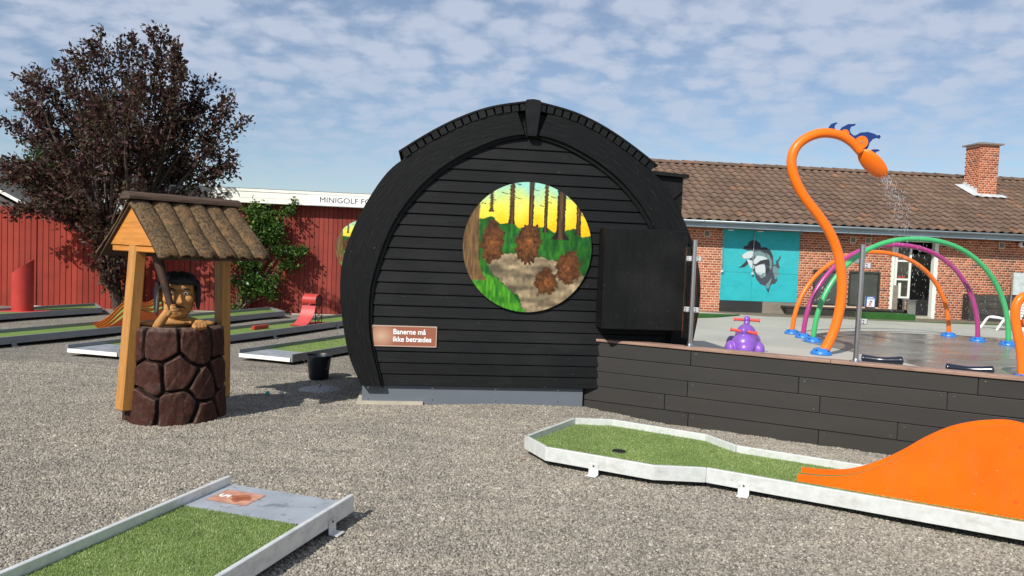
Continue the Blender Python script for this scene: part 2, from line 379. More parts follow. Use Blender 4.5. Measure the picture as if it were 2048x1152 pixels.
def m_stump():
    m, nt, b = nodes('stained_stump')
    a = nt.nodes.new('ShaderNodeVertexColor'); a.layer_name = 'print'
    sepc = nt.nodes.new('ShaderNodeSeparateColor'); nt.links.new(a.outputs['Color'], sepc.inputs[0])
    g = tnoise(nt, wpos(nt, (20, 20, 26)), 1.0, 5, 0.65)
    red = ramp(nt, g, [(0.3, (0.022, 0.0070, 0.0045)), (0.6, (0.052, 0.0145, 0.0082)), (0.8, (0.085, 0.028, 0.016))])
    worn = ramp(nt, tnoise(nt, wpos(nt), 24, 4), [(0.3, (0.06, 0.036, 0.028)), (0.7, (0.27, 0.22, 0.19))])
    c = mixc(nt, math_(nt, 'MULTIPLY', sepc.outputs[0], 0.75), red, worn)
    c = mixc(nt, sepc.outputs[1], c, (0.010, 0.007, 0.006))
    nt.links.new(c, b.inputs['Base Color']); b.inputs['Roughness'].default_value = 0.68; b.inputs['Specular IOR Level'].default_value = 0.22
    fac_ = nt.nodes.new('ShaderNodeTexVoronoi'); fac_.inputs['Scale'].default_value = 15; nt.links.new(wpos(nt, (1, 1, .55)), fac_.inputs['Vector'])
    bump(nt, b, math_(nt, 'ADD', tnoise(nt, wpos(nt, (18, 18, 10)), 1.5, 5), math_(nt, 'MULTIPLY', fac_.outputs['Distance'], 1.2)), 0.75, 0.014)
    return m
MT['stump'] = m_stump()
MT['hair'] = simple('black_fur', (0.016, 0.016, 0.019), 0.75, var=0.6, vscale=1.5, bmp=0.9, bscale=1.2, bdist=0.02, stretch=(40, 40, 6))
MT['hair_gray'] = simple('grey_fur', (0.19, 0.19, 0.21), 0.8, var=0.5, vscale=1.5, bmp=0.9, bscale=1.2, bdist=0.02, stretch=(40, 40, 6))
MT['club'] = m_wood('club_wood', (0.06, 0.026, 0.018), (16, 16, 5), 0.4, 0.6)
MT['bucket'] = simple('bucket_plastic', (0.010, 0.014, 0.020), 0.4, var=0.2)
MT['wire'] = simple('wire', (0.35, 0.30, 0.22), 0.4, metal=0.8, var=0.1)
MT['sand'] = simple('wet_grit', (0.36, 0.36, 0.345), 0.95, var=0.5, vscale=70, bmp=0.9, bscale=90, bdist=0.02)
MT['ballteal'] = simple('teal_ball', (0.04, 0.30, 0.33), 0.3, var=0.05)
MT['ballgrey'] = simple('grey_ball', (0.45, 0.48, 0.50), 0.3, var=0.05)
MT['brick'] = m_pieces('brick', [(0, (0.25, 0.065, 0.032)), (0.25, (0.36, 0.095, 0.046)), (0.6, (0.42, 0.125, 0.060)), (0.95, (0.48, 0.155, 0.075)), (0.985, (0.15, 0.06, 0.045)), (1, (0.13, 0.05, 0.04))], 0.9, 22, 0.12, 0.1)
MT['mortar'] = simple('mortar', (0.72, 0.50, 0.36), 0.95, var=0.12, vscale=5)
MT['tile'] = m_pieces('roof_tile', [(0, (0.118, 0.077, 0.055)), (0.5, (0.140, 0.092, 0.065)), (0.95, (0.162, 0.107, 0.076)), (0.975, (0.19, 0.10, 0.06)), (1, (0.215, 0.115, 0.066))], 0.85, 6, 0.15, 0.2)
MT['zinc'] = simple('zinc', (0.28, 0.34, 0.37), 0.42, metal=0.4, var=0.1, vscale=2)
MT['lead'] = simple('lead_flashing', (0.56, 0.60, 0.60), 0.6, metal=0.2, var=0.2, vscale=8)
MT['soffit'] = simple('soffit_board', (0.14, 0.10, 0.075), 0.8, var=0.1)
MT['mural'] = m_vcol('mural_paint', 0.55, 0.3, 0.06)
MT['art'] = m_vcol('painted_board', 0.4, 0.4, 0.16)
MT['print'] = m_vcol('printed_sign', 0.4, 0.4, 0.0)
MT['dark'] = simple('dark_board', (0.020, 0.020, 0.020), 0.6, var=0.25, vscale=4)
MT['darkwood'] = m_pieces('dark_decking', [(0, (0.034, 0.030, 0.027)), (1, (0.060, 0.053, 0.047))], 0.7, 5, 0.25, 0.2)
MT['greywood'] = m_wood('weathered_plank', (0.24, 0.195, 0.155), (3, 3, 30), 0.6, 0.85)
MT['chalk'] = simple('chalk_board', (0.055, 0.057, 0.05), 0.55, var=0.22, vscale=3)
MT['frame_white'] = simple('white_frame', (0.72, 0.72, 0.66), 0.5, var=0.06)
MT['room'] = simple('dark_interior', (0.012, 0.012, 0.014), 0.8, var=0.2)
MT['pane'] = simple('window_pane', (0.045, 0.038, 0.032), 0.06, var=0.3, vscale=12, spec=0.6)
MT['ventgray'] = simple('vent_grille', (0.16, 0.17, 0.16), 0.7, var=0.1)
MT['plasticwhite'] = simple('white_plastic', (0.82, 0.82, 0.80), 0.4, var=0.03)
MT['steelbin'] = simple('mirror_steel', (0.5, 0.5, 0.48), 0.1, metal=1.0, var=0.15, vscale=9)
MT['concrete'] = simple('pad_concrete', (0.40, 0.385, 0.335), 0.8, var=0.10, vscale=0.9, bmp=0.15, bscale=120)
MT['kerb'] = simple('pad_edge', (0.42, 0.42, 0.39), 0.8, var=0.1, vscale=2)
MT['brownpath'] = simple('brown_paving', (0.17, 0.13, 0.095), 0.85, var=0.15, vscale=3)
def m_wet():
    m, nt, b = nodes('wet_concrete')
    n = tnoise(nt, wpos(nt, (0.6, 1.6, 1)), 1.2, 5, 0.6)
    c = ramp(nt, n, [(0.3, (0.15, 0.125, 0.10)), (0.55, (0.235, 0.215, 0.19)), (0.75, (0.33, 0.32, 0.295))])
    nt.links.new(c, b.inputs['Base Color'])
    nt.links.new(ramp(nt, tnoise(nt, wpos(nt), 2.0, 4), [(0.3, (0.14,) * 3), (0.7, (0.45,) * 3)]), b.inputs['Roughness'])
    bump(nt, b, tnoise(nt, wpos(nt), 14, 3), 0.12, 0.01)
    b.inputs['Specular IOR Level'].default_value = 0.5
    return m
MT['wet'] = m_wet()
MT['droplet'] = m_clear('water_droplet', (0.93, 0.95, 0.97))
def _drop():
    nt = MT['droplet'].node_tree; mx = [n for n in nt.nodes if n.type == 'MIX_SHADER'][0]; tl = nt.nodes.new('ShaderNodeBsdfTranslucent'); tl.inputs[0].default_value = (0.9, 0.93, 0.96, 1)
    df = nt.nodes.new('ShaderNodeBsdfDiffuse'); df.inputs[0].default_value = (0.9, 0.93, 0.96, 1)
    m2 = nt.nodes.new('ShaderNodeMixShader'); m2.inputs[0].default_value = 0.5; nt.links.new(tl.outputs[0], m2.inputs[1]); nt.links.new(df.outputs[0], m2.inputs[2])
    m3 = nt.nodes.new('ShaderNodeMixShader'); m3.inputs[0].default_value = 0.30; nt.links.new(mx.outputs[0], m3.inputs[1]); nt.links.new(m2.outputs[0], m3.inputs[2])
    nt.links.new(m3.outputs[0], nt.nodes['Material Output'].inputs['Surface'])
_drop()
MT['plumleaf'] = m_leaf('plum_leaf', [(0, (0.032, 0.018, 0.015)), (0.25, (0.066, 0.026, 0.027)), (0.5, (0.060, 0.036, 0.024)), (0.8, (0.072, 0.064, 0.034)), (1, (0.15, 0.052, 0.056))], 0.55, 0.3)
MT['roseleaf'] = m_leaf('rose_leaf', [(0, (0.022, 0.055, 0.012)), (0.5, (0.05, 0.115, 0.022)), (0.88, (0.11, 0.20, 0.04)), (1, (0.22, 0.29, 0.08))], 0.32, 0.3)
MT['farleaf'] = m_leaf('far_leaf', [(0, (0.030, 0.07, 0.022)), (0.6, (0.06, 0.125, 0.04)), (1, (0.11, 0.19, 0.07))], 0.6, 0.25)
MT['trunk'] = simple('tree_bark', (0.075, 0.055, 0.042), 0.9, var=0.35, vscale=14, bmp=0.8, bscale=30, bdist=0.02)
MT['twig'] = simple('rose_stem', (0.16, 0.11, 0.07), 0.8, var=0.25, vscale=10)

# ------------------------------------------------------------------ mesh builder and object helpers
def root_loc(p):
    while p.parent is not None: p = p.parent
    return np.array(p.location)
def link(name, me, mat=None, parent=None, smooth=False):
    o = bpy.data.objects.new(name, me); COL.objects.link(o)
    if mat is not None and len(me.materials) == 0: me.materials.append(MT[mat] if isinstance(mat, str) else mat)
    if parent is not None: o.parent = parent
    if smooth:
        me.polygons.foreach_set('use_smooth', np.ones(len(me.polygons), bool))
    return o
class MB:
    def __init__(s): s.v = []; s.f = []
    def add(s, vs, fs):
        n = len(s.v); s.v.extend([tuple(map(float, p)) for p in vs]); s.f.extend([tuple(i + n for i in f) for f in fs]); return s
    def hexa(s, p):  # 8 points: bottom loop 0-3, top loop 4-7
        return s.add(p, [(3, 2, 1, 0), (4, 5, 6, 7), (0, 1, 5, 4), (1, 2, 6, 5), (2, 3, 7, 6), (3, 0, 4, 7)])
    def box(s, c, size, rz=0.0, bev=0.0, R=None):
        c = np.array(c, float); h = np.array(size, float) / 2
        if R is None:
            a = rz; R = np.array([[math.cos(a), -math.sin(a), 0], [math.sin(a), math.cos(a), 0], [0, 0, 1]])
        if bev <= 0:
            pts = [(-1, -1, -1), (1, -1, -1), (1, 1, -1), (-1, 1, -1), (-1, -1, 1), (1, -1, 1), (1, 1, 1), (-1, 1, 1)]
            return s.hexa([c + R @ (np.array(p) * h) for p in pts])
        b = min(bev, *(h * 0.49)); vs = []; idx = {}
        for sx in (-1, 1):
            for sy in (-1, 1):
                for sz in (-1, 1):
                    sg = np.array([sx, sy, sz])
                    for k in range(3):
                        q = sg * (h - b); q[k] = sg[k] * h[k]
                        idx[(sx, sy, sz, k)] = len(vs); vs.append(c + R @ q)
        fs = []
        def quad(a, bq, cq, d, nrm):
            ids = [idx[a], idx[bq], idx[cq], idx[d]]
            p = [vs[i] for i in ids]; n = np.cross(p[1] - p[0], p[2] - p[0])
            if np.dot(n, R @ np.array(nrm, float)) < 0: ids.reverse()
            fs.append(tuple(ids))
        for k in range(3):
            i, j = [(1, 2), (0, 2), (0, 1)][k]
            for sk in (-1, 1):
                def key(a, b2, kk=k):
                    q = [0, 0, 0]; q[k] = sk; q[i] = a; q[j] = b2; return (*q, kk)
                nrm = [0, 0, 0]; nrm[k] = sk
                quad(key(-1, -1), key(1, -1), key(1, 1), key(-1, 1), nrm)
            for si in (-1, 1):
                for sj in (-1, 1):
                    def key2(sk, kk):
                        q = [0, 0, 0]; q[k] = sk; q[i] = si; q[j] = sj; return (*q, kk)
                    nrm = [0, 0, 0]; nrm[i] = si; nrm[j] = sj
                    quad(key2(-1, i), key2(1, i), key2(1, j), key2(-1, j), nrm)
        for sx in (-1, 1):
            for sy in (-1, 1):
                for sz in (-1, 1):
                    ids = [idx[(sx, sy, sz, k)] for k in range(3)]
                    if sx * sy * sz < 0: ids.reverse()
                    fs.append(tuple(ids))
        return s.add(vs, fs)
    def bar(s, A, B, w, h, bev=0.0, up=(0, 0, 1), sh=0.0):
        """box from A to B, width w (sideways), height h (along up)"""
        A = np.array(A, float); B = np.array(B, float); d = B - A; L = np.linalg.norm(d); d /= L
        y = np.cross(np.array(up, float), d); y /= np.linalg.norm(y); z = np.cross(d, y)
        return s.box((A + B) / 2 + y * sh, (L, w, h), bev=bev, R=np.stack([d, y, z], 1))
    def tube(s, pts, radii, seg=10, cap=True):
        pts = [np.array(p, float) for p in pts]
        if isinstance(radii, (int, float)): radii = [radii] * len(pts)
        n = len(pts); base = len(s.v); up = None
        for i in range(n):
            t = pts[min(i + 1, n - 1)] - pts[max(i - 1, 0)]; t = t / (np.linalg.norm(t) + 1e-9)
            if up is None:
                a = np.array([0, 0, 1.0]) if abs(t[2]) < 0.9 else np.array([1.0, 0, 0])
                up = np.cross(t, a)
            up = up - t * np.dot(up, t); up /= np.linalg.norm(up) + 1e-9; w = np.cross(t, up)
            for k in range(seg):
                a = 2 * math.pi * k / seg
                s.v.append(tuple(pts[i] + radii[i] * (math.cos(a) * up + math.sin(a) * w)))
        for i in range(n - 1):
            for k in range(seg):
                k2 = (k + 1) % seg
                s.f.append((base + i * seg + k, base + i * seg + k2, base + (i + 1) * seg + k2, base + (i + 1) * seg + k))
        if cap:
            s.f.append(tuple(base + k for k in range(seg))[::-1]); s.f.append(tuple(base + (n - 1) * seg + k for k in range(seg)))
        return s
    def lathe(s, prof, c=(0, 0, 0), seg=24, cap=True):
        c = np.array(c, float); base = len(s.v)
        for (r, z) in prof:
            for k in range(seg):
                a = 2 * math.pi * k / seg; s.v.append((c[0] + r * math.cos(a), c[1] + r * math.sin(a), c[2] + z))
        for i in range(len(prof) - 1):
            for k in range(seg):
                k2 = (k + 1) % seg
                s.f.append((base + i * seg + k, base + i * seg + k2, base + (i + 1) * seg + k2, base + (i + 1) * seg + k))
        if cap:
            s.f.append(tuple(base + k for k in range(seg))[::-1]); s.f.append(tuple(base + (len(prof) - 1) * seg + k for k in range(seg)))
        return s
    def prism(s, poly, fn, o0, o1):
        """polygon (a,z) mapped by fn(a,z,o); extruded from o0 (back) to o1 (front)"""
        n = len(poly)
        vs = [fn(a, z, o0) for a, z in poly] + [fn(a, z, o1) for a, z in poly]
        fs = [tuple(range(n, 2 * n)), tuple(range(n))[::-1]] + [(i, (i + 1) % n, n + (i + 1) % n, n + i) for i in range(n)]
        return s.add(vs, fs)
    def strip(s, A, B, fn, o0, o1):
        """band between polylines A and B (lists of (a,z)), thickness o0..o1"""
        n = len(A); vs = []
        for (a, z), (c, d) in zip(A, B): vs += [fn(a, z, o0), fn(c, d, o0), fn(a, z, o1), fn(c, d, o1)]
        fs = []
        for i in range(n - 1):
            p, q = 4 * i, 4 * i + 4
            fs += [(p + 2, p + 3, q + 3, q + 2), (p, q, q + 1, p + 1), (p, p + 2, q + 2, q), (p + 1, q + 1, q + 3, p + 3)]
        fs += [(0, 1, 3, 2), (4 * n - 4, 4 * n - 2, 4 * n - 1, 4 * n - 3)]
        return s.add(vs, fs)
    def ellipsoid(s, c, r, R=None, seg=16, rings=10):
        c = np.array(c, float); base = len(s.v); R = np.eye(3) if R is None else R
        for i in range(rings + 1):
            th = math.pi * i / rings
            for k in range(seg):
                a = 2 * math.pi * k / seg
                q = np.array([math.sin(th) * math.cos(a), math.sin(th) * math.sin(a), math.cos(th)]) * r
                s.v.append(tuple(c + R @ q))
        for i in range(rings):
            for k in range(seg):
                k2 = (k + 1) % seg
                s.f.append((base + i * seg + k, base + (i + 1) * seg + k, base + (i + 1) * seg + k2, base + i * seg + k2))
        return s
    def build(s, name, mat, parent=None, smooth=False, fix=True, loc=None):
        off = root_loc(parent) if parent is not None else (np.array(loc) if loc is not None else np.zeros(3))
        me = bpy.data.meshes.new(name)
        me.from_pydata([tuple(np.array(p) - off) for p in s.v], [], s.f)
        if fix:
            bm = bmesh.new(); bm.from_mesh(me); bmesh.ops.remove_doubles(bm, verts=bm.verts, dist=1e-6)
            bmesh.ops.recalc_face_normals(bm, faces=bm.faces); bm.to_mesh(me); bm.free()
        me.update()
        o = link(name, me, mat, parent, smooth)
        if parent is None and loc is not None: o.location = loc
        return o
def smooth_by_angle(o, ang=40):
    me = o.data; me.polygons.foreach_set('use_smooth', np.ones(len(me.polygons), bool))
    bm = bmesh.new(); bm.from_mesh(me)
    for e in bm.edges:
        if len(e.link_faces) == 2 and e.calc_face_angle(0) > rad(ang): e.smooth = False
    bm.to_mesh(me); bm.free(); return o
def tag(o, label, cat, group=None):
    o['label'] = label; o['category'] = cat
    if group: o['group'] = group
    return o
def struct(o): o['kind'] = 'structure'; return o
def stuff(o): o['kind'] = 'stuff'; return o
def thing(name, label, cat, loc, group=None):
    o = bpy.data.objects.new(name, None); COL.objects.link(o); o.location = tuple(map(float, loc)); o.empty_display_size = 0.1
    return tag(o, label, cat, group)
def inst(name, me, parent, M):
    """piece sharing mesh data; M world matrix"""
    o = bpy.data.objects.new(name, me); COL.objects.link(o); o.parent = parent
    o.matrix_local = Matrix.Translation(-Vector(root_loc(parent))) @ M
    return o
def raw_mesh(name, V, Fq, mat, parent=None, k=4, loc=None):
    """numpy fast mesh of equal polygons with k corners"""
    V = np.asarray(V, np.float32); Fq = np.asarray(Fq, np.int32)
    if parent is not None: V = V - root_loc(parent).astype(np.float32)
    elif loc is not None: V = V - np.array(loc, np.float32)
    me = bpy.data.meshes.new(name); me.vertices.add(len(V)); me.vertices.foreach_set('co', V.ravel())
    me.loops.add(Fq.size); me.loops.foreach_set('vertex_index', Fq.ravel())
    me.polygons.add(len(Fq)); me.polygons.foreach_set('loop_start', np.arange(0, Fq.size, k, dtype=np.int32))
    me.polygons.foreach_set('loop_total', np.full(len(Fq), k, np.int32))
    me.update(calc_edges=True); me.validate()
    o = link(name, me, mat, parent)
    if parent is None and loc is not None: o.location = loc
    return o
def catmull(P, n):
    P = [np.array(p, float) for p in P]; Q = [2 * P[0] - P[1]] + P + [2 * P[-1] - P[-2]]; out = []
    m = len(P) - 1
    for i in range(n):
        t = i / (n - 1) * m; k = min(int(t), m - 1); u = t - k
        a, b, c, d = Q[k], Q[k + 1], Q[k + 2], Q[k + 3]
        out.append(0.5 * (2 * b + (c - a) * u + (2 * a - 5 * b + 4 * c - d) * u * u + (3 * b - a - 3 * c + d) * u ** 3))
    return out
def picture(name, mat, parent, fn, w, h, nx, ny, cfn, mask=None, o=0.0, loc=None):
    """flat print as a fine grid with a colour per point; cfn(X,Y)->RGB (sRGB 0..255), X,Y in 0..1 from the lower left"""
    X, Y = np.meshgrid(np.linspace(0, 1, nx), np.linspace(0, 1, ny))
    C = cfn(X, Y)
    V = np.array([fn(x * w, y * h, o) for x, y in zip(X.ravel(), Y.ravel())])
    I = np.arange(nx * ny).reshape(ny, nx)
    F = np.stack([I[:-1, :-1], I[:-1, 1:], I[1:, 1:], I[1:, :-1]], -1).reshape(-1, 4)
    if mask is not None:
        ok = mask(X, Y).ravel(); F = F[ok[F].all(1)]
    ob = raw_mesh(name, V, F, mat, parent, 4, loc)
    c = np.clip(C.reshape(-1, 3) / 255.0, 0, 1); c = np.where(c <= 0.04045, c / 12.92, ((c + 0.055) / 1.055) ** 2.4)
    col = ob.data.color_attributes.new('print', 'FLOAT_COLOR', 'POINT')
    col.data.foreach_set('color', np.concatenate([c, np.ones((len(c), 1))], 1).astype(np.float32).ravel())
    return ob
def in_poly(X, Y, poly):
    r = np.zeros(X.shape, bool); n = len(poly)
    for i in range(n):
        x0, y0 = poly[i]; x1, y1 = poly[(i + 1) % n]
        c = ((y0 > Y) != (y1 > Y)) & (X < (x1 - x0) * (Y - y0) / (y1 - y0 + 1e-12) + x0); r ^= c
    return r
def vnoise(X, Y, s, seed=0):
    """cheap smooth value noise on arrays"""
    x = X * s; y = Y * s; xi = np.floor(x).astype(int); yi = np.floor(y).astype(int); fx = x - xi; fy = y - yi
    fx = fx * fx * (3 - 2 * fx); fy = fy * fy * (3 - 2 * fy)
    def hsh(a, b): return (np.abs(np.sin(a * 127.1 + b * 311.7 + seed * 74.7) * 43758.5453)) % 1.0
    return (hsh(xi, yi) * (1 - fx) + hsh(xi + 1, yi) * fx) * (1 - fy) + (hsh(xi, yi + 1) * (1 - fx) + hsh(xi + 1, yi + 1) * fx) * fy
def text_mesh(name, body, size, fn, o, mat, parent, embolden=0.0, extrude=0.002, xs=1.0, space=1.0):
    cu = bpy.data.curves.new('txt', 'FONT'); cu.body = body; cu.size = size; cu.extrude = extrude; cu.offset = embolden; cu.space_character = space
    cu.resolution_u = 6
    t = bpy.data.objects.new('txt', cu); COL.objects.link(t)
    dg = bpy.context.evaluated_depsgraph_get(); me = bpy.data.meshes.new_from_object(t.evaluated_get(dg))
    bpy.data.objects.remove(t); bpy.data.curves.remove(cu)
    off = root_loc(parent); n = len(me.vertices); co = np.zeros(n * 3); me.vertices.foreach_get('co', co); co = co.reshape(-1, 3)
    V = np.array([fn(p[0] * xs, p[1], o + p[2]) for p in co]) - off
    me.vertices.foreach_set('co', V.astype(np.float32).ravel()); me.update(); me.name = name; me.materials.clear()
    return link(name, me, mat, parent), co[:, 0].max() * xs

# ================================================================== SETTING
POD = Frame(gp(943, 811, 0), 7.0)
CW = Frame((0.89, 7.88, 0.0), -26.2)      # front of the clad wall below its cap
def und(x, y):
    """gentle unevenness of the gravel; lower along the clad wall"""
    w = (np.stack([x, y], -1) - CW.O[:2]); a = w @ CW.u[:2]; o = w @ CW.out[:2]
    dip = -0.075 * np.clip((a + 0.1) / 0.8, 0, 1) * np.exp(-(np.clip(o, 0, None) / 0.55) ** 2) * (o > -0.6)
    r = 0.010 * np.sin(x * 1.7 + 0.6 * y) * np.sin(y * 1.3 - 0.4 * x) + 0.006 * np.sin(4.1 * x - 2.2 * y) * np.sin(3.3 * y + 1.0)
    near = np.exp(-((np.hypot(x + 2.98, y - 6.68) - 0.45) / 0.16) ** 2) * 0.02
    fade = np.clip((22 - np.hypot(x, y)) / 6, 0, 1)
    return (dip + r + near) * fade
def ground_grid(xs, ys, dz):
    X, Y = np.meshgrid(xs, ys); Z = und(X, Y) + dz
    V = np.stack([X, Y, Z], -1).reshape(-1, 3); I = np.arange(X.size).reshape(X.shape)
    return V, np.stack([I[:-1, :-1], I[:-1, 1:], I[1:, 1:], I[1:, :-1]], -1).reshape(-1, 4)
xs = np.concatenate([[-1500, -400, -120, -50, -25], np.arange(-15, 15.01, 0.16), [25, 50, 120, 400, 1500]])
ys = np.concatenate([[-300, -60, -15, -4], np.arange(0, 24.01, 0.16), [40, 80, 200, 600, 2500]])
g_ = raw_mesh('ground', *ground_grid(xs, ys, 0.0), 'gravel'); struct(g_)

def gravel_stones():
    V, Fq = ground_grid(np.arange(-6.4, 5.2, 0.16), np.arange(2.2, 9.3, 0.16), 0.001)
    C = V[Fq].mean(1)
    w = C[:, :2] - CW.O[:2]
    keep = (np.abs(C[:, 0]) < 0.74 * C[:, 1] + 1.1) & (((w @ CW.out[:2]) > -0.02) | (w @ CW.u[:2] < 0.0))
    keep &= ~((C[:, 1] > 7.75 + 0.12 * (C[:, 0] + 1.3)) & (C[:, 0] > -1.2))
    Fq = Fq[keep]
    o = raw_mesh('gravel', V, Fq, 'gravel'); stuff(o)
    ng = bpy.data.node_groups.new('gravel_scatter', 'GeometryNodeTree')
    ng.interface.new_socket('Geometry', in_out='INPUT', socket_type='NodeSocketGeometry')
    ng.interface.new_socket('Geometry', in_out='OUTPUT', socket_type='NodeSocketGeometry')
    N = ng.nodes; L = ng.links
    gi = N.new('NodeGroupInput'); go = N.new('NodeGroupOutput')
    dist = N.new('GeometryNodeDistributePointsOnFaces'); dist.inputs['Density'].default_value = 5800; dist.inputs['Seed'].default_value = 3
    ico = N.new('GeometryNodeMeshIcoSphere'); ico.inputs['Radius'].default_value = 1.0; ico.inputs['Subdivisions'].default_value = 1
    sm = N.new('GeometryNodeSetMaterial'); sm.inputs['Material'].default_value = MT['stone']
    ip = N.new('GeometryNodeInstanceOnPoints')
    rs = N.new('FunctionNodeRandomValue'); rs.data_type = 'FLOAT_VECTOR'
    rs.inputs[0].default_value = (0.0050, 0.0044, 0.0038); rs.inputs[1].default_value = (0.0112, 0.0092, 0.0080)
    rr = N.new('FunctionNodeRandomValue'); rr.data_type = 'FLOAT_VECTOR'
    rr.inputs[0].default_value = (-0.6, -0.6, 0); rr.inputs[1].default_value = (0.6, 0.6, 6.283)
    jn = N.new('GeometryNodeJoinGeometry')
    L.new(gi.outputs[0], dist.inputs['Mesh']); L.new(dist.outputs['Points'], ip.inputs['Points'])
    L.new(ico.outputs['Mesh'], sm.inputs['Geometry']); L.new(sm.outputs[0], ip.inputs['Instance'])
    L.new(rs.outputs[0], ip.inputs['Scale']); L.new(rr.outputs[0], ip.inputs['Rotation'])
    # a thin sprinkling of coarser stones
    d2 = N.new('GeometryNodeDistributePointsOnFaces'); d2.inputs['Density'].default_value = 260; d2.inputs['Seed'].default_value = 9
    i2 = N.new('GeometryNodeInstanceOnPoints'); s2_ = N.new('FunctionNodeRandomValue'); s2_.data_type = 'FLOAT_VECTOR'
    s2_.inputs[0].default_value = (0.010, 0.008, 0.006); s2_.inputs[1].default_value = (0.019, 0.014, 0.010)
    L.new(gi.outputs[0], d2.inputs['Mesh']); L.new(d2.outputs['Points'], i2.inputs['Points']); L.new(sm.outputs[0], i2.inputs['Instance'])
    L.new(s2_.outputs[0], i2.inputs['Scale']); L.new(rr.outputs[0], i2.inputs['Rotation']); L.new(i2.outputs[0], jn.inputs[0])
    L.new(ip.outputs[0], jn.inputs[0]); L.new(jn.outputs[0], go.inputs[0])
    md = o.modifiers.new('scatter', 'NODES'); md.node_group = ng
gravel_stones()

# raised concrete splash pad behind the clad wall
PZ = 0.23
def sheet(name, pts, z0, z1, mat):
    m = MB(); n = len(pts)
    m.add([(p[0], p[1], z0) for p in pts] + [(p[0], p[1], z1) for p in pts],
          [tuple(range(n, 2 * n)), tuple(range(n))[::-1]] + [(i, (i + 1) % n, n + (i + 1) % n, n + i) for i in range(n)])
    return struct(m.build(name, mat))
BB = Frame(dp(1420, 623, 20.2) * [1, 1, 0], 5.0)      # brick building wall
cwb = lambda a, o: CW.P(a, 0, o)
pad_pts = [cwb(0.45, -0.13), cwb(9.0, -0.13), (17, 5.0), (19, 24), BB.P(-3.2, 0, -0.4), (2.6, 14.0)]
sheet('splash_pad', pad_pts, -0.05, PZ, 'concrete')
# the wet zone under the arches: a film of water on the slab
wet = []
for k in range(72):
    a = 2 * math.pi * k / 72; c = np.array([8.95, 12.4])
    rr_ = 1 + 0.05 * math.sin(3 * a + 1) + 0.03 * math.sin(7 * a) + 0.015 * math.sin(13 * a + 2)
    p = c + np.array([math.cos(a) * 3.75, math.sin(a) * 3.55]) * rr_
    wet.append(p)
w_ = MB(); w_.add([(p[0], p[1], PZ + 0.004) for p in wet], [tuple(range(72))]); struct(w_.build('wet_film', 'wet'))

# ================================================================== BRICK BUILDING (right background)
def bricks_on(rects_fn, fn, a0, a1, z0, z1, parent, limit, rank, o=0.0, thick=0.03):
    """bricks in alternating header and stretcher courses; the `limit` best ranked are single parts, the rest one joined part"""
    course, joint = 0.0667, 0.012
    items = []
    row = 0; z = z0
    while z + course <= z1 + 1e-6:
        L = 0.108 if row % 2 == 0 else 0.228
        a = a0 + (0.0 if row % 2 == 0 else 0.06 * (1 if (row // 2) % 2 else 3)) - 0.24
        while a < a1:
            b0, b1 = max(a, a0), min(a + L, a1)
            if b1 - b0 > 0.03:
                for (c0, c1) in rects_fn(b0, b1, z, z + course - joint):
                    if c1 - c0 > 0.025: items.append((c0, c1, z, z + course - joint))
            a += L + joint
        z += course; row += 1
    items.sort(key=rank)
    meshes = {}
    R = Matrix(((BB.u[0], -BB.out[0], 0), (BB.u[1], -BB.out[1], 0), (0, 0, 1))).to_4x4()
    V = []; F = []
    for i, (c0, c1, y0, y1) in enumerate(items):
        jig = RNG.normal(0, 0.0012)
        if i < limit:
            k = round(c1 - c0, 3)
            if k not in meshes:
                m = MB().box((0, 0, 0), (k, thick, y1 - y0), bev=0.003)
                me = bpy.data.meshes.new('brick'); me.from_pydata(m.v, [], m.f); me.materials.append(MT['brick']); meshes[k] = me
            p = fn((c0 + c1) / 2, (y0 + y1) / 2, o - thick / 2 + 0.0012 + jig * .4)
            inst('brick', meshes[k], parent, Matrix.Translation(Vector(p)) @ fn.R)
        else:
            n = len(V); oo = o + 0.0012 + jig * .4
            for (aa, zz, q) in ((c0, y0, oo), (c1, y0, oo), (c1, y1, oo), (c0, y1, oo), (c0, y0, o - 0.02), (c1, y0, o - 0.02), (c1, y1, o - 0.02), (c0, y1, o - 0.02)):
                V.append(fn(aa, zz, q))
            F += [(n, n + 1, n + 2, n + 3), (n + 4, n + 5, n + 1, n), (n + 5, n + 6, n + 2, n + 1), (n + 6, n + 7, n + 3, n + 2), (n + 7, n + 4, n, n + 3)]
    if V:
        stuff(raw_mesh('brick_courses', np.array(V), np.array(F), 'brick', parent))
class Fn:
    def __init__(s, fr, O=None): s.fr = fr; s.R = Matrix(((fr.u[0], -fr.out[0], 0), (fr.u[1], -fr.out[1], 0), (0, 0, 1))).to_4x4()
    def __call__(s, a, z, o=0.0): return s.fr.P(a, z, o)
bfn = Fn(BB)
bld = thing('brick_building', 'long low red brick building with brown pantile roof and chimney', 'building', BB.P(4, PZ, 0))
BA0, BA1, BZ0, BZ1 = -3.0, 12.6, PZ - 0.02, 2.52
T0, T1 = BB.uv(1446, 462)[0], BB.uv(1601, 470)[0]        # teal mural bay
TZ = BB.uv(1440, 600)[1]
D0, D1 = BB.uv(1785, 500)[0], BB.uv(1877, 500)[0]        # doorway
W1a, W1b = BB.uv(1626, 560)[0], BB.uv(1690, 560)[0]
W2a, W2b = BB.uv(1697, 560)[0], BB.uv(1760, 560)[0]
WZ0, WZ1 = BB.uv(1730, 613)[1], BB.uv(1730, 543)[1]
openings = [(T0, T1, -1, 3), (D0, D1, -1, BB.uv(1830, 478)[1] ), (W1a, W1b, WZ0, WZ1), (W2a, W2b, WZ0, WZ1)]
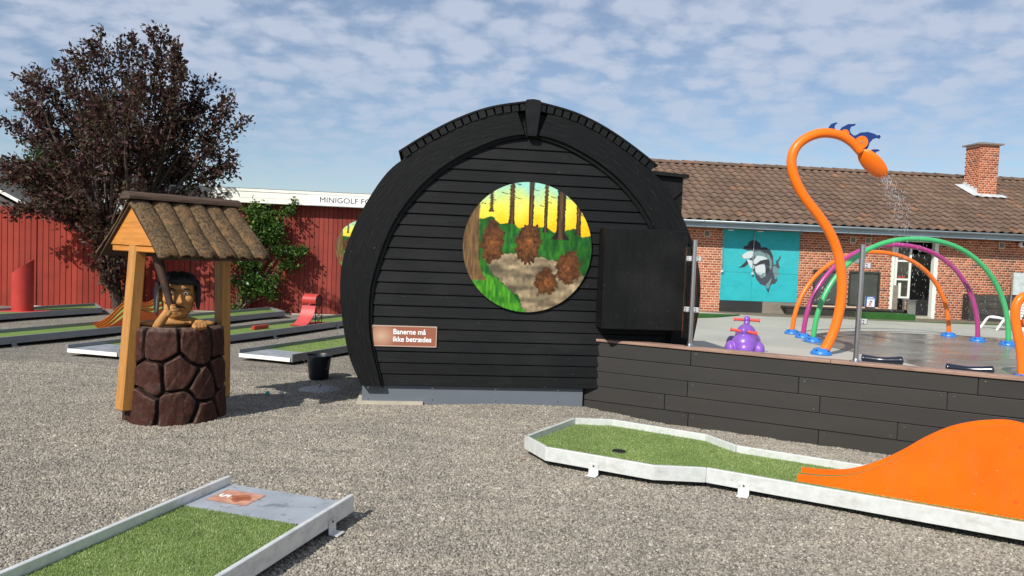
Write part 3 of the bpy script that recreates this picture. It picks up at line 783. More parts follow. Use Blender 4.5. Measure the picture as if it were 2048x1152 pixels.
def cut(b0, b1, z0, z1):
    segs = [(b0, b1)]
    for (x0, x1, y0, y1) in openings:
        if z1 > y0 and z0 < y1:
            ns = []
            for (s0, s1) in segs:
                if s1 <= x0 or s0 >= x1: ns.append((s0, s1)); continue
                if s0 < x0: ns.append((s0, x0))
                if s1 > x1: ns.append((x1, s1))
            segs = ns
    return segs
bricks_on(cut, bfn, BA0, BA1, BZ0, BZ1, bld, 300, lambda t: abs((t[0] + t[1]) / 2 - (T0 - 0.3)) + 0.15 * abs(t[2] - 1.2))
# mortar backing, cut around the openings
mb = MB()
ed = sorted({BA0, BA1, *[v for op in openings for v in op[:2]]})
for e0, e1 in zip(ed[:-1], ed[1:]):
    zc = [(BZ0, BZ1)]
    for (x0, x1, y0, y1) in openings:
        if x0 <= e0 + 1e-6 and x1 >= e1 - 1e-6:
            n2 = []
            for (s0, s1) in zc:
                if y0 > s0: n2.append((s0, min(y0, s1)))
                if y1 < s1: n2.append((max(y1, s0), s1))
            zc = [q for q in n2 if q[1] - q[0] > 0.01]
    for (s0, s1) in zc: mb.prism([(e0, s0), (e1, s0), (e1, s1), (e0, s1)], BB.P, -0.24, -0.0012)
mb.build('wall', 'mortar', bld)
# end walls and back so the building is closed
mb = MB()
mb.prism([(BA0, BZ0), (BA0 + 0.24, BZ0), (BA0 + 0.24, BZ1), (BA0, BZ1)], BB.P, -7.5, -0.25)
mb.prism([(BA1 - 0.24, BZ0), (BA1, BZ0), (BA1, BZ1), (BA1 - 0.24, BZ1)], BB.P, -7.5, -0.25)
mb.prism([(BA0, BZ0), (BA1, BZ0), (BA1, BZ1), (BA0, BZ1)], BB.P, -7.75, -7.51)
mb.build('rear_wall', 'mortar', bld)
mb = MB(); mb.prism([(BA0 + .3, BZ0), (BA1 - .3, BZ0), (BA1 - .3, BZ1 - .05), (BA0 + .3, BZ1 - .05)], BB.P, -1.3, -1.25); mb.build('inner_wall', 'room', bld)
# roof
EO, EZ = 0.52, 2.66            # eave outwards, eave height
RO, RZ = -3.9, 4.66            # ridge
RA0, RA1 = -3.6, 13.2
sl = np.array([RO - EO, RZ - EZ]); SL = np.linalg.norm(sl); sl /= SL
nrm_ = np.array([-sl[1], sl[0]]) * -1  # (out,z) outward normal of the front slope
if nrm_[1] < 0: nrm_ = -nrm_
def RP(a, t, h=0.0):
    q = np.array([EO, EZ]) + sl * t + nrm_ * h; return BB.P(a, q[1], q[0])
mb = MB()
mb.add([RP(RA0, 0, -.06), RP(RA1, 0, -.06), RP(RA1, SL, -.06), RP(RA0, SL, -.06), BB.P(RA0, EZ - .06, 2 * RO - EO), BB.P(RA1, EZ - .06, 2 * RO - EO),
        RP(RA0, 0, -.16), RP(RA1, 0, -.16), BB.P(RA1, EZ - .16, 2 * RO - EO), BB.P(RA0, EZ - .16, 2 * RO - EO)],
       [(0, 1, 2, 3), (3, 2, 5, 4), (6, 7, 1, 0), (7, 6, 9, 8), (0, 3, 4, 9, 6), (1, 7, 8, 5, 2), (4, 5, 8, 9)])
roof = mb.build('roof', 'darkfelt', bld)
TW, TL = 0.262, 0.335
ncol = int((RA1 - RA0) / TW); nrow = int(SL / TL)
TL = SL / nrow
# one pantile: S section across, tilted so that its lower edge rides on the tile below
prof = []
for k in range(9):
    x = k / 8.0
    prof.append((x * (TW + 0.02), 0.024 * math.sin(2 * math.pi * (x - 0.08)) + 0.012))
def tile_vf():
    V = []; F = []
    for t, lift in ((-0.03, 0.034), (TL + 0.03, 0.0)):
        for (x, h) in prof: V.append((x, t, h + lift))
    n = len(prof)
    for k in range(n - 1): F.append((k, k + 1, n + k + 1, n + k))
    b = len(V)
    for (x, h) in prof: V.append((x, -0.03, h + 0.034 - 0.018))
    for k in range(n - 1): F.append((b + k, b + k + 1, k + 1, k))
    return V, F
tv, tf = tile_vf()
tme = bpy.data.meshes.new('roof_tile'); tme.from_pydata(tv, [], tf); tme.materials.append(MT['tile'])
uu = Vector(BB.u); ss = Vector(BB.out) * sl[0] + Vector((0, 0, 1)) * sl[1]; nn = Vector(BB.out) * nrm_[0] + Vector((0, 0, 1)) * nrm_[1]
RT = Matrix((uu, ss, nn)).transposed().to_4x4()
TV = []; TF = []; tva = np.array(tv); RTm = np.array(RT.to_3x3())
order = [(j, i) for j in range(nrow) for i in range(ncol)]
order.sort(key=lambda q: q[0] * 0.8 + abs(RA0 + q[1] * TW - 3.3) * 0.35 + (100 if RA0 + q[1] * TW < 0.2 else 0))
for cnt, (j, i) in enumerate(order):
    a = RA0 + i * TW; jit = RNG.normal(0, 0.003, 2)
    p = RP(a + jit[0], j * TL + jit[1], 0.0)
    if cnt < 300: inst('roof_tile', tme, roof, Matrix.Translation(Vector(p)) @ RT)
    else:
        TV.append(tva @ RTm.T + p); TF.append(np.array([list(f) for f in tf]) + (cnt - 300) * len(tv))
stuff(raw_mesh('roof_tiling', np.concatenate(TV), np.concatenate(TF), 'tile', roof))
# ridge tiles
rm = MB(); n = 9
pts = [(math.cos(math.pi * k / (n - 1)) * 0.135, math.sin(math.pi * k / (n - 1)) * 0.10) for k in range(n)]
V = []; 
for t, s_ in ((0, 1.12), (0.40, 0.96)):
    for (o_, z_) in pts: V.append((t, o_ * s_, z_ * s_))
rme = bpy.data.meshes.new('ridge_tile'); rme.from_pydata(V, [], [(k, k + 1, n + k + 1, n + k) for k in range(n - 1)]); rme.materials.append(MT['tile'])
Rr = Matrix(((BB.u[0], -BB.out[0], 0), (BB.u[1], -BB.out[1], 0), (0, 0, 1))).to_4x4()
for k in range(int((RA1 - RA0) / 0.385)):
    inst('ridge_tile', rme, roof, Matrix.Translation(Vector(BB.P(RA0 + k * 0.385, RZ + 0.0 + RNG.normal(0, .004), RO))) @ Rr)
# eave: fascia, gutter, gutter brackets
MB().prism([(RA0, EZ - .19), (RA1, EZ - .19), (RA1, EZ - .045), (RA0, EZ - .045)], BB.P, EO - .04, EO - .005).build('fascia', 'zinc', bld)
MB().prism([(RA0, EZ - .20), (RA1, EZ - .20), (RA1, EZ - .175), (RA0, EZ - .175)], BB.P, 0.0, EO - .045).build('soffit', 'soffit', bld)
gut = MB(); n = 8
A = []; 
for aa in (RA0, RA1):
    for k in range(n): 
        t = math.pi + math.pi * k / (n - 1); A.append(BB.P(aa, EZ - .02 + math.sin(t) * 0.062, EO + .055 + math.cos(t) * 0.062))
gut.add(A, [(k, k + 1, n + k + 1, n + k) for k in range(n - 1)])
gt = gut.build('gutter', 'zinc', bld, smooth=True); sm_ = gt.modifiers.new('t', 'SOLIDIFY'); sm_.thickness = 0.006
for k in range(13):
    m = MB(); a = RA0 + .5 + k * 1.3
    m.tube([BB.P(a, EZ - .02 + math.sin(math.pi + math.pi * q / 6) * 0.07, EO + .055 + math.cos(math.pi + math.pi * q / 6) * 0.07) for q in range(7)], 0.008, 5)
    m.build('gutter_bracket', 'zinc', bld)
# chimney on the front slope
ca0 = BB.uv(1955, 400, -2.2)[0]; CWD = 0.64
chO = -2.25
chz0, chz1 = BB.uv(1955, 400, chO)[1] - 0.05, BB.uv(1950, 288, chO)[1]
chim = MB(); chim.prism([(ca0 + .0015, chz0 - .3), (ca0 + CWD - .0015, chz0 - .3), (ca0 + CWD - .0015, chz1), (ca0 + .0015, chz1)], BB.P, chO - .62, chO - .0015)
chim = chim.build('chimney', 'mortar', bld)
bricks_on(lambda b0, b1, z0, z1: [(b0, b1)], bfn, ca0, ca0 + CWD, chz0, chz1, chim, 0, lambda t: 0, o=chO)
class SideFn:
    R = None
    def __call__(s, a, z, o=0.0): return BB.P(ca0 - o, z, chO - a)
bricks_on(lambda b0, b1, z0, z1: [(b0, b1)], SideFn(), 0.0, 0.626, chz0 - .3, chz1, chim, 0, lambda t: 0, o=0.0)
MB().prism([(ca0 - .09, chz1), (ca0 + CWD + .09, chz1), (ca0 + CWD + .09, chz1 + .045), (ca0 - .09, chz1 + .045)], BB.P, chO - .70, chO + .09).build('chimney_cap', 'greywood', chim)
MB().prism([(ca0 + .1, chz1 + .046), (ca0 + CWD - .1, chz1 + .046), (ca0 + CWD - .1, chz1 + .085), (ca0 + .1, chz1 + .085)], BB.P, chO - .5, chO - .1).build('chimney_pot', 'darkfelt', chim)
# lead flashing: apron in front with scalloped edge, stepped flashing at the side
def slope_t(o): return (EO - o) / (-sl[0])
tF = slope_t(chO)
fl = MB()
poly = [(ca0 - .12, tF - .02)]
for k in range(9): poly.append((ca0 - .12 + (CWD + .3) * k / 8, tF - .24 - (.05 if k % 2 else 0)))
poly.append((ca0 + CWD + .16, tF - .02))
fl.add([RP(a, t, .085) for a, t in poly], [tuple(range(len(poly)))])
fl.add([BB.P(ca0 - .012, chz0 - .02, chO + .012), BB.P(ca0 + CWD + .012, chz0 - .02, chO + .012), BB.P(ca0 + CWD + .012, chz0 + .12, chO + .012), BB.P(ca0 - .012, chz0 + .12, chO + .012)], [(0, 1, 2, 3)])
fl.add([RP(ca0 - .26, tF - .22, .08), RP(ca0 - .005, tF - .22, .10), RP(ca0 - .005, tF + .80, .10), RP(ca0 - .26, tF + .80, .08)], [(0, 1, 2, 3)])
for k in range(4):
    o0 = chO - .02 - k * .16; z0 = RP(0, slope_t(o0), .08)[2]
    fl.add([BB.P(ca0 - .012, z0 - .05, o0 + .02), BB.P(ca0 - .012, z0 + .17, o0 + .02), BB.P(ca0 - .012, z0 + .17, o0 - .16), BB.P(ca0 - .012, z0 - .02, o0 - .16)], [(0, 1, 2, 3)])
fl = fl.build('flashing', 'lead', chim); fl.modifiers.new('t', 'SOLIDIFY').thickness = 0.006
# vents under the eave
for px, py in ((1414, 467), (1706, 480), (1736, 481), (2003, 491)):
    a, z = BB.uv(px, py); v = MB(); v.prism([(a - .085, z - .09), (a + .085, z - .09), (a + .085, z + .09), (a - .085, z + .09)], BB.P, 0.0, .012)
    v = v.build('vent', 'mortar', bld)
    MB().prism([(a - .06, z - .065), (a + .06, z - .065), (a + .06, z + .065), (a - .06, z + .065)], BB.P, 0.013, .02).build('grille', 'ventgray', v)
# floodlight at the right
a, z = BB.uv(2037, 489); v = MB(); v.ellipsoid(BB.P(a, z, .12), (.09, .09, .09)); v.prism([(a - .02, z - .03), (a + .02, z - .03), (a + .02, z + .03), (a - .02, z + .03)], BB.P, 0.0, .08)
v = v.build('wall_light', 'plasticwhite', bld, True); MB().ellipsoid(BB.P(a, z, .20), (.045, .03, .045)).build('lens', 'ink', v, True)

# teal mural bay: painted panels recessed in the bay
def mural_c(X, Y):
    C = np.empty(X.shape + (3,)); C[:] = (42, 170, 178)
    n = vnoise(X, Y, 9) * 0.5 + vnoise(X, Y, 30, 3) * 0.5
    C += ((n - 0.5) * 16)[..., None]
    # zoomed photo coordinates of the panel -> polygons
    def q(pts): return [((x - 362 + (y - 100) * 0.045) / 905.0, 1 - (y - 100 - (x - 362) * 0.035) / 812.0) for x, y in pts]
    def fill(c, pts, soft=0): C[in_poly(X, Y, q(pts))] = c
    dk, md, lg, wh, cap = (42, 46, 56), (66, 70, 82), (108, 134, 138), (192, 200, 202), (54, 50, 66)
    fill(md, [(700, 330), (760, 315), (860, 305), (915, 340), (948, 410), (955, 500), (945, 590), (975, 625), (965, 690), (925, 740), (870, 755), (800, 730), (745, 660), (735, 600), (700, 540), (660, 470), (700, 400)])
    fill(dk, [(780, 330), (830, 308), (890, 325), (930, 370), (945, 430), (920, 420), (880, 370), (820, 350)])
    fill(lg, [(860, 370), (905, 400), (935, 470), (930, 560), (905, 560), (905, 480), (885, 420)])
    fill(lg, [(720, 360), (790, 350), (850, 380), (890, 430), (870, 460), (800, 410), (730, 420)])
    fill(wh, [(580, 405), (640, 360), (720, 350), (725, 400), (690, 430), (620, 440), (585, 430)])
    fill(lg, [(565, 405), (585, 400), (600, 436), (640, 440), (660, 455), (590, 440)])
    fill(wh, [(640, 445), (700, 460), (735, 500), (725, 555), (690, 545), (665, 500)])
    fill(wh, [(705, 475), (760, 405), (830, 410), (885, 440), (820, 455), (760, 505), (715, 510)])
    fill(dk, [(700, 495), (750, 500), (800, 460), (860, 450), (905, 450), (912, 520), (880, 525), (850, 480), (780, 505), (735, 520)])
    fill(wh, [(735, 530), (800, 505), (850, 505), (862, 560), (855, 640), (815, 658), (775, 625), (745, 590)])
    fill(lg, [(770, 600), (800, 625), (850, 600), (850, 640), (815, 655), (780, 630)])
    fill(dk, [(530, 548), (580, 520), (620, 480), (640, 450), (662, 500), (615, 535)])
    fill(dk, [(860, 545), (912, 540), (905, 590), (870, 600)])
    fill(cap, [(590, 325), (615, 295), (650, 285), (660, 250), (700, 228), (750, 232), (795, 265), (808, 305), (780, 335), (720, 345), (640, 345)])
    fill(dk, [(590, 325), (650, 290), (680, 310), (690, 335), (640, 345)])
    fill(md, [(870, 640), (930, 590), (970, 620), (970, 690), (915, 735)])
    fill(lg, [(865, 740), (900, 700), (935, 650), (925, 720), (900, 770), (890, 800)])
    fill(dk, [(860, 750), (890, 790), (905, 770), (930, 690), (938, 700), (912, 780), (898, 830), (880, 800)])
    fill(md, [(950, 510), (985, 500), (980, 460), (1005, 450), (1035, 392), (1038, 430), (1010, 480), (1030, 545), (960, 560)])
    fill(lg, [(945, 530), (975, 520), (1000, 545), (1020, 560), (1005, 590), (1025, 610), (1005, 650), (970, 660), (950, 590)])
    fill(md, [(965, 680), (1000, 655), (1000, 690), (975, 725), (925, 735), (940, 700)])
    # board joint
    C[np.abs(Y - 0.40) < 0.004] *= 0.82
    C[np.abs(X - 0.405) < 0.003] *= 0.7
    return C
tm = thing('mural_wall', 'turquoise boarded bay with painted dolphin wearing a cap', 'mural', BB.P((T0 + T1) / 2, PZ, 0))
MB().prism([(T0, TZ), (T1, TZ), (T1, 2.47), (T0, 2.47)], BB.P, -.06, -.012).build('panel', 'mortar', tm)
picture('painting', 'mural', tm, lambda a, z, o: BB.P(T0 + a, TZ + z, o), T1 - T0, 2.47 - TZ, 260, 220, mural_c, o=-.008)
t2 = T0 + (T1 - T0) * .56
MB().prism([(T0, PZ), (t2, PZ), (t2, TZ - .004), (T0, TZ - .004)], BB.P, -.06, -.02).build('kick_board', 'dark', tm)
MB().prism([(t2 + .004, PZ), (T1, PZ), (T1, TZ - .004), (t2 + .004, TZ - .004)], BB.P, -.06, -.016).build('weathered_board', 'greywood', tm)
for px, py in ((1460, 459), (1519, 462)):
    a, z = BB.uv(px, py); m = MB(); m.ellipsoid(BB.P(a, z - .01, .06), (.09, .06, .022)); m.build('lamp', 'plasticwhite', tm, True)
for px, py0, py1 in ((1447, 466, 540), (1508, 466, 545)):
    a, z1 = BB.uv(px, py0); a2, z0 = BB.uv(px - 3, py1)
    m = MB(); m.tube([BB.P((a + a2) / 2, z1, .012), BB.P((a + a2) / 2, z0, .012)], 0.012, 6); rod = m.build('bolt_rod', 'zinc', tm)
    MB().box(BB.P((a + a2) / 2, z0 - .03, .03), (.06, .05, .07), rad(5), .01).build('handle', 'lead', rod)

# doorway with white frame, open glazed door leaf and dark inside
dr = thing('doorway', 'white framed doorway standing open into a dark room', 'door', BB.P((D0 + D1) / 2, PZ, 0))
DZ1 = openings[1][3]
MB().prism([(D0, PZ - .02), (D0 + .08, PZ - .02), (D0 + .08, DZ1), (D0, DZ1)], BB.P, -.12, .012).build('door_frame', 'frame_white', dr)
MB().prism([(D1 - .11, PZ - .02), (D1, PZ - .02), (D1, DZ1), (D1 - .11, DZ1)], BB.P, -.12, .012).build('door_frame', 'frame_white', dr)
MB().prism([(D0 + .081, DZ1 - .08), (D1 - .111, DZ1 - .08), (D1 - .111, DZ1), (D0 + .081, DZ1)], BB.P, -.12, .012).build('lintel', 'frame_white', dr)
MB().prism([(D0 + .09, PZ - .02), (D1 - .12, PZ - .02), (D1 - .12, PZ + .05), (D0 + .09, PZ + .05)], BB.P, -.15, .05).build('threshold', 'concrete_beige', dr)
lf = MB(); l0, l1 = D0 + .10, D0 + .56
zs = [BB.uv(1790, y)[1] for y in (596, 560, 523, 488)]
zb, z1_, z2_, zt = zs
for (x0, x1, y0, y1) in ((l0, l0 + .06, zb, zt), (l1 - .06, l1, zb, zt), (l0 + .061, l1 - .061, zb, zb + .05), (l0 + .061, l1 - .061, z1_, z1_ + .05), (l0 + .061, l1 - .061, z2_, z2_ + .05), (l0 + .061, l1 - .061, zt - .05, zt)):
    lf.prism([(x0, y0), (x1, y0), (x1, y1), (x0, y1)], BB.P, -.03, .02)
lf = lf.build('glazed_leaf', 'frame_white', dr)
for (y0, y1) in ((zb + .051, z1_ - .001), (z1_ + .051, z2_ - .001), (z2_ + .051, zt - .051)):
    MB().prism([(l0 + .062, y0), (l1 - .062, y0), (l1 - .062, y1), (l0 + .062, y1)], BB.P, -.01, 0.0).build('pane', 'pane', lf)
MB().prism([(l0 + .10, z1_ + .06), (l0 + .30, z1_ + .06), (l0 + .30, z1_ + .11), (l0 + .10, z1_ + .11)], BB.P, .001, .006).build('red_sticker', 'redmetal', lf)
MB().prism([(l0 + .13, zb + .03), (l0 + .21, zb + .03), (l0 + .21, zb + .42), (l0 + .13, zb + .42)], BB.P, .001, .006).build('paper_notice', 'frame_white', lf)
MB().prism([(l0 - .02, PZ), (l0 + .10, PZ), (l0 + .10, zb + .35), (l0 - .02, zb + .35)], BB.P, .021, .06).build('timber_post', 'greywood', dr)

# boarded windows with a ledge
for nm, (x0, x1) in (('left', (W1a, W1b)), ('right', (W2a, W2b))):
    w = thing('boarded_window', 'dark boarded window nearest the turquoise mural' if nm == 'left' else 'dark boarded window beside the open doorway', 'window', BB.P((x0 + x1) / 2, WZ0, 0), 'boarded windows')
    for q in ((x0, x0 + .05, WZ0, WZ1), (x1 - .05, x1, WZ0, WZ1), (x0 + .051, x1 - .051, WZ1 - .05, WZ1), (x0 + .051, x1 - .051, WZ0, WZ0 + .04)):
        MB().prism([(q[0], q[2]), (q[1], q[2]), (q[1], q[3]), (q[0], q[3])], BB.P, -.08, .012).build('frame', 'dark', w)
    MB().prism([(x0 + .052, WZ0 + .041), (x1 - .052, WZ0 + .041), (x1 - .052, WZ1 - .052), (x0 + .052, WZ1 - .052)], BB.P, -.06, -.02).build('board', 'chalk', w)
    if nm == 'left':
        ch = MB()
        for k in range(26):
            a = x0 + .1 + .5 * RNG.random(); z = WZ0 + .1 + .35 * RNG.random()
            ch.tube([BB.P(a, z, -.017), BB.P(a + RNG.normal(0, .04), z + RNG.normal(0, .05), -.017)], 0.004, 4)
        stuff(ch.build('chalk_scribble', 'whiteink', w))
# notice board plate above the windows, and the blue and white poster
a, z = BB.uv(1716, 522); MB().prism([(a - .1, z - .06), (a + .1, z - .06), (a + .1, z + .06), (a - .1, z + .06)], BB.P, .008, .02).build('grey_plate', 'zinc', bld)
pa0, pz0 = BB.uv(1727, 613); pa1, pz1 = BB.uv(1749, 593)
def poster_c(X, Y):
    C = np.empty(X.shape + (3,)); C[:] = (40, 80, 140)
    C[(np.abs(X - .55) < .37) & (Y < .70)] = (222, 226, 232)
    C[(np.abs(X - .55) < .40) & (Y > .74) & (Y < .80) & (np.abs(np.sin(X * 40)) > .3)] = (230, 235, 240)
    C[(np.abs(X - .5) < .3) & (Y > .86) & (Y < .94) & (np.abs(np.sin(X * 47)) > .35)] = (230, 235, 240)
    C[(np.abs(X - .58) < .13) & (np.abs(Y - .52) < .05)] = (50, 50, 55)
    C[((np.abs(X - .5 - (Y - .25) * .8) < .06) | (np.abs(X - .5 + (Y - .25) * .8) < .05)) & (np.abs(Y - .25) < .18)] = (205, 90, 85)
    return C
ps = thing('poster', 'small blue and white poster leaning on the window ledge', 'poster', BB.P(pa0, pz0, .1))
MB().prism([(pa0, pz0), (pa1, pz0), (pa1, pz1), (pa0, pz1)], BB.P, .05, .058).build('board', 'signwhite', ps)
picture('print', 'print', ps, lambda a, z, o: BB.P(pa0 + a, pz0 + z, o), pa1 - pa0, pz1 - pz0, 60, 60, poster_c, o=.060)
# long dark timber bench under the windows (boards)
bn = thing('plank_bench', 'low dark timber bench running below the boarded windows', 'bench', BB.P(4, PZ, .4))
bx0, bx1 = BB.uv(1560, 640)[0], BB.uv(1788, 640)[0]
bzt = BB.uv(1700, 617, .35)[1]
for k in range(3):
    MB().prism([(bx0, PZ + k * (bzt - PZ - .04) / 3), (bx1, PZ + k * (bzt - PZ - .04) / 3), (bx1, PZ + (k + 1) * (bzt - PZ - .04) / 3 - .008), (bx0, PZ + (k + 1) * (bzt - PZ - .04) / 3 - .008)], BB.P, .33, .36).build('plank', 'darkwood', bn)
MB().prism([(bx0 - .02, bzt - .035), (bx1 + .02, bzt - .035), (bx1 + .02, bzt), (bx0 - .02, bzt)], BB.P, .02, .39).build('seat', 'darkwood', bn)
# dark planter box at the right
pl = thing('planter_box', 'dark horizontal board planter box at the right end of the brick wall', 'planter', BB.P(8, PZ, .3))
q0, qz = BB.uv(1940, 588, .3); q1 = q0 + 2.6
nb = 4
for k in range(nb):
    h = (qz - PZ) / nb
    MB().prism([(q0, PZ + k * h), (q1, PZ + k * h), (q1, PZ + (k + 1) * h - .01), (q0, PZ + (k + 1) * h - .01)], BB.P, .27, .30).build('plank', 'darkwood', pl)
MB().prism([(q0 + .01, PZ), (q1 - .01, PZ), (q1 - .01, qz - .012), (q0 + .01, qz - .012)], BB.P, .015, .265).build('box', 'dark', pl)
# pale frosted panel leaning above the planter
fp = thing('frosted_panel', 'pale green frosted panel with bronze post at the right edge', 'panel', BB.P(9, PZ, .4))
f0, fz1 = BB.uv(2028, 545, .34); 
MB().prism([(f0, qz + .02), (f0 + .9, qz + .02), (f0 + .9, fz1), (f0, fz1)], BB.P, .33, .345).build('sheet', 'lead', fp)
MB().tube([BB.P(f0 - .03, PZ, .34), BB.P(f0 - .03, fz1 + .02, .34)], .018, 8).build('post', 'greywood', fp)
# green mat, mirror box and strips of turf by the door
gm0, _ = BB.uv(1728, 640, .9); gm1, _ = BB.uv(1828, 640, .9)
mt_ = MB(); mt_.prism([(gm0, PZ + .0), (gm1, PZ + .0), (gm1, PZ + .16), (gm0, PZ + .16)], BB.P, .42, .95); tag(mt_.build('turf_step', 'turf_dark', None, loc=BB.P(gm0, PZ, .5)), 'low step covered in dark green turf before the doorway', 'step')
mx0, mz1 = BB.uv(1812, 601, .3); mx1 = BB.uv(1830, 601, .3)[0]
sb = thing('steel_cabinet', 'small mirror polished steel box beside the open door', 'cabinet', BB.P(mx0, PZ, .3))
MB().box(BB.P((mx0 + mx1) / 2, (PZ + mz1) / 2, .25), (mx1 - mx0, .22, mz1 - PZ), rad(12), .01).build('box', 'steelbin', sb)
MB().box(BB.P((mx0 + mx1) / 2, mz1 + .012, .25), (mx1 - mx0 + .03, .25, .02), rad(12), .004).build('lid', 'steel', sb)
sheet('turf_strip', [BB.P(-3, 0, 1.2), BB.P(.35, 0, 1.2), BB.P(-.6, 0, 2.1), BB.P(-3, 0, 3.4)], PZ - .02, PZ + .03, 'turf_dark')
sheet('brown_paving', [BB.P(-.6, 0, .02), BB.P(12, 0, .02), BB.P(12, 0, 1.1), BB.P(1.0, 0, 1.15)], PZ - .02, PZ + .008, 'brownpath')
sheet('turf_edge', [BB.P(3.2, 0, 1.25), BB.P(12, 0, 1.15), BB.P(12, 0, 1.7), BB.P(6, 0, 1.5)], PZ - .02, PZ + .006, 'turf_dark')

# ================================================================== BLACK ARCHED CABIN
PC = 0.505                                   # centre of the cabin along its front
def m_arch():
    m, nt, b = nodes('arch_laminate')
    g = nt.nodes.new('ShaderNodeNewGeometry'); c0 = POD.P(PC, 1.10, 0)
    sub = nt.nodes.new('ShaderNodeVectorMath'); sub.operation = 'SUBTRACT'; sub.inputs[1].default_value = tuple(c0); nt.links.new(g.outputs['Position'], sub.inputs[0])
    sp = nt.nodes.new('ShaderNodeSeparateXYZ'); nt.links.new(sub.outputs[0], sp.inputs[0])
    ang = math_(nt, 'ARCTAN2', sp.outputs['Z'], sp.outputs['X'])
    ln = nt.nodes.new('ShaderNodeVectorMath'); ln.operation = 'LENGTH'; nt.links.new(sub.outputs[0], ln.inputs[0])
    cb = nt.nodes.new('ShaderNodeCombineXYZ'); nt.links.new(math_(nt, 'MULTIPLY', ang, 9.0), cb.inputs[0]); nt.links.new(math_(nt, 'MULTIPLY', ln.outputs['Value'], 70.0), cb.inputs[1])
    n = tnoise(nt, cb.outputs[0], 1.0, 5, 0.65)
    c = ramp(nt, n, [(0.3, (0.0028, 0.003, 0.0033)), (0.55, (0.0055, 0.0058, 0.0063)), (0.78, (0.022, 0.022, 0.022))])
    f2 = tnoise(nt, wpos(nt, (22, 22, 30)), 1.0, 2, 0.5); s2 = ramp(nt, f2, [(0.72, (0, 0, 0)), (0.79, (1, 1, 1))])
    c = mixc(nt, math_(nt, 'MULTIPLY', s2, 0.4), c, (0.14, 0.14, 0.135))
    nt.links.new(c, b.inputs['Base Color']); b.inputs['Roughness'].default_value = 0.55; b.inputs['Specular IOR Level'].default_value = 0.2
    bump(nt, b, n, 0.7, 0.004)
    return m
MT['arch'] = m_arch()
out_half = [(1.63, .20), (1.775, .55), (1.865, 1.10), (1.84, 1.51), (1.695, 1.92), (1.455, 2.33), (1.20, 2.55), (.79, 2.81), (.42, 2.97), (.0, 3.06)]
in_half = [(1.435, .20), (1.555, .65), (1.58, 1.06), (1.535, 1.37), (1.38, 1.83), (1.12, 2.22), (.82, 2.49), (.47, 2.69), (.20, 2.785), (.0, 2.81)]
OH = catmull(out_half, 49); IH = catmull(in_half, 49)
def inner_hw(z):
    zz = [p[1] for p in IH]; hh = [p[0] for p in IH]
    return float(np.interp(z, zz, hh))
def outer_hw(z):
    return float(np.interp(z, [p[1] for p in OH], [p[0] for p in OH]))
pod = thing('pod_cabin', 'black arched timber cabin with horizontal planks and a keystone', 'cabin', POD.P(PC, 0, -1.5))
pitch = 0.1172; z = .20; k = 0
while z < 2.86:
    z1 = min(z + pitch - .007, 2.88)
    h0 = min(inner_hw(z) + .07, outer_hw(z) - .02); h1 = min(inner_hw(z1) + .07, outer_hw(z1) - .02)
    if z1 >= 2.80: h1 = max(0.12, h1 - .02)
    ta, tb = .024 + RNG.normal(0, .0012), .013 + RNG.normal(0, .0012)
    p = MB()
    pts = []
    for (zz, h, o) in ((z, h0, ta), (z1 - .006, h1, tb), (z1, h1, tb - .005)):
        pts.append((zz, h, o))
    (za, ha, oa), (zb_, hb, ob), (zc, hc, oc) = pts
    p.add([POD.P(PC - ha, za, 0), POD.P(PC + ha, za, 0), POD.P(PC + ha, za, oa - .004), POD.P(PC - ha, za, oa - .004),
           POD.P(PC - ha, za + .005, oa), POD.P(PC + ha, za + .005, oa), POD.P(PC + hb, zb_, ob), POD.P(PC - hb, zb_, ob),
           POD.P(PC + hc, zc, oc), POD.P(PC - hc, zc, oc), POD.P(PC + hc, zc, 0), POD.P(PC - hc, zc, 0)],
          [(0, 1, 2, 3), (3, 2, 5, 4), (4, 5, 6, 7), (7, 6, 8, 9), (9, 8, 10, 11), (0, 3, 4, 7, 9, 11), (1, 10, 8, 6, 5, 2), (0, 11, 10, 1)])
    p.build('plank', 'plank', pod); z += pitch; k += 1
# body behind the planks, side shell
body = MB(); prof_ = [(PC - h, zz) for h, zz in OH] + [(PC + h, zz) for h, zz in OH[::-1][1:]]
ins = [(PC + (a - PC) * .985, zz - .012 if zz > .3 else zz) for a, zz in prof_]
body.prism(ins, POD.P, -3.3, -.004); body.build('body', 'blackboard', pod)
for s in (-1, 1):
    A = [(PC + s * h, zz) for h, zz in OH[:-2]]; B = [(PC + s * h, zz) for h, zz in IH[:-2]]
    m = MB(); m.strip(A, B, POD.P, .0, .075); m.build('arch_trim', 'arch', pod)
    # thin second lamination just inside gives the stepped edge
    A2 = [(PC + s * (h + .02), zz + .006) for h, zz in IH[:-3]]; B2 = [(PC + s * max(h - .03, 0), zz - .028) for h, zz in IH[:-3]]
    m = MB(); m.strip(A2, B2, POD.P, .0, .045); m.build('inner_trim', 'arch', pod)
MB().prism([(PC - .085, 3.12), (PC - .045, 2.79), (PC + .045, 2.79), (PC + .085, 3.12), (PC + .07, 3.152), (PC, 3.162), (PC - .07, 3.152)], POD.P, -.05, .10).build('keystone', 'trim', pod)
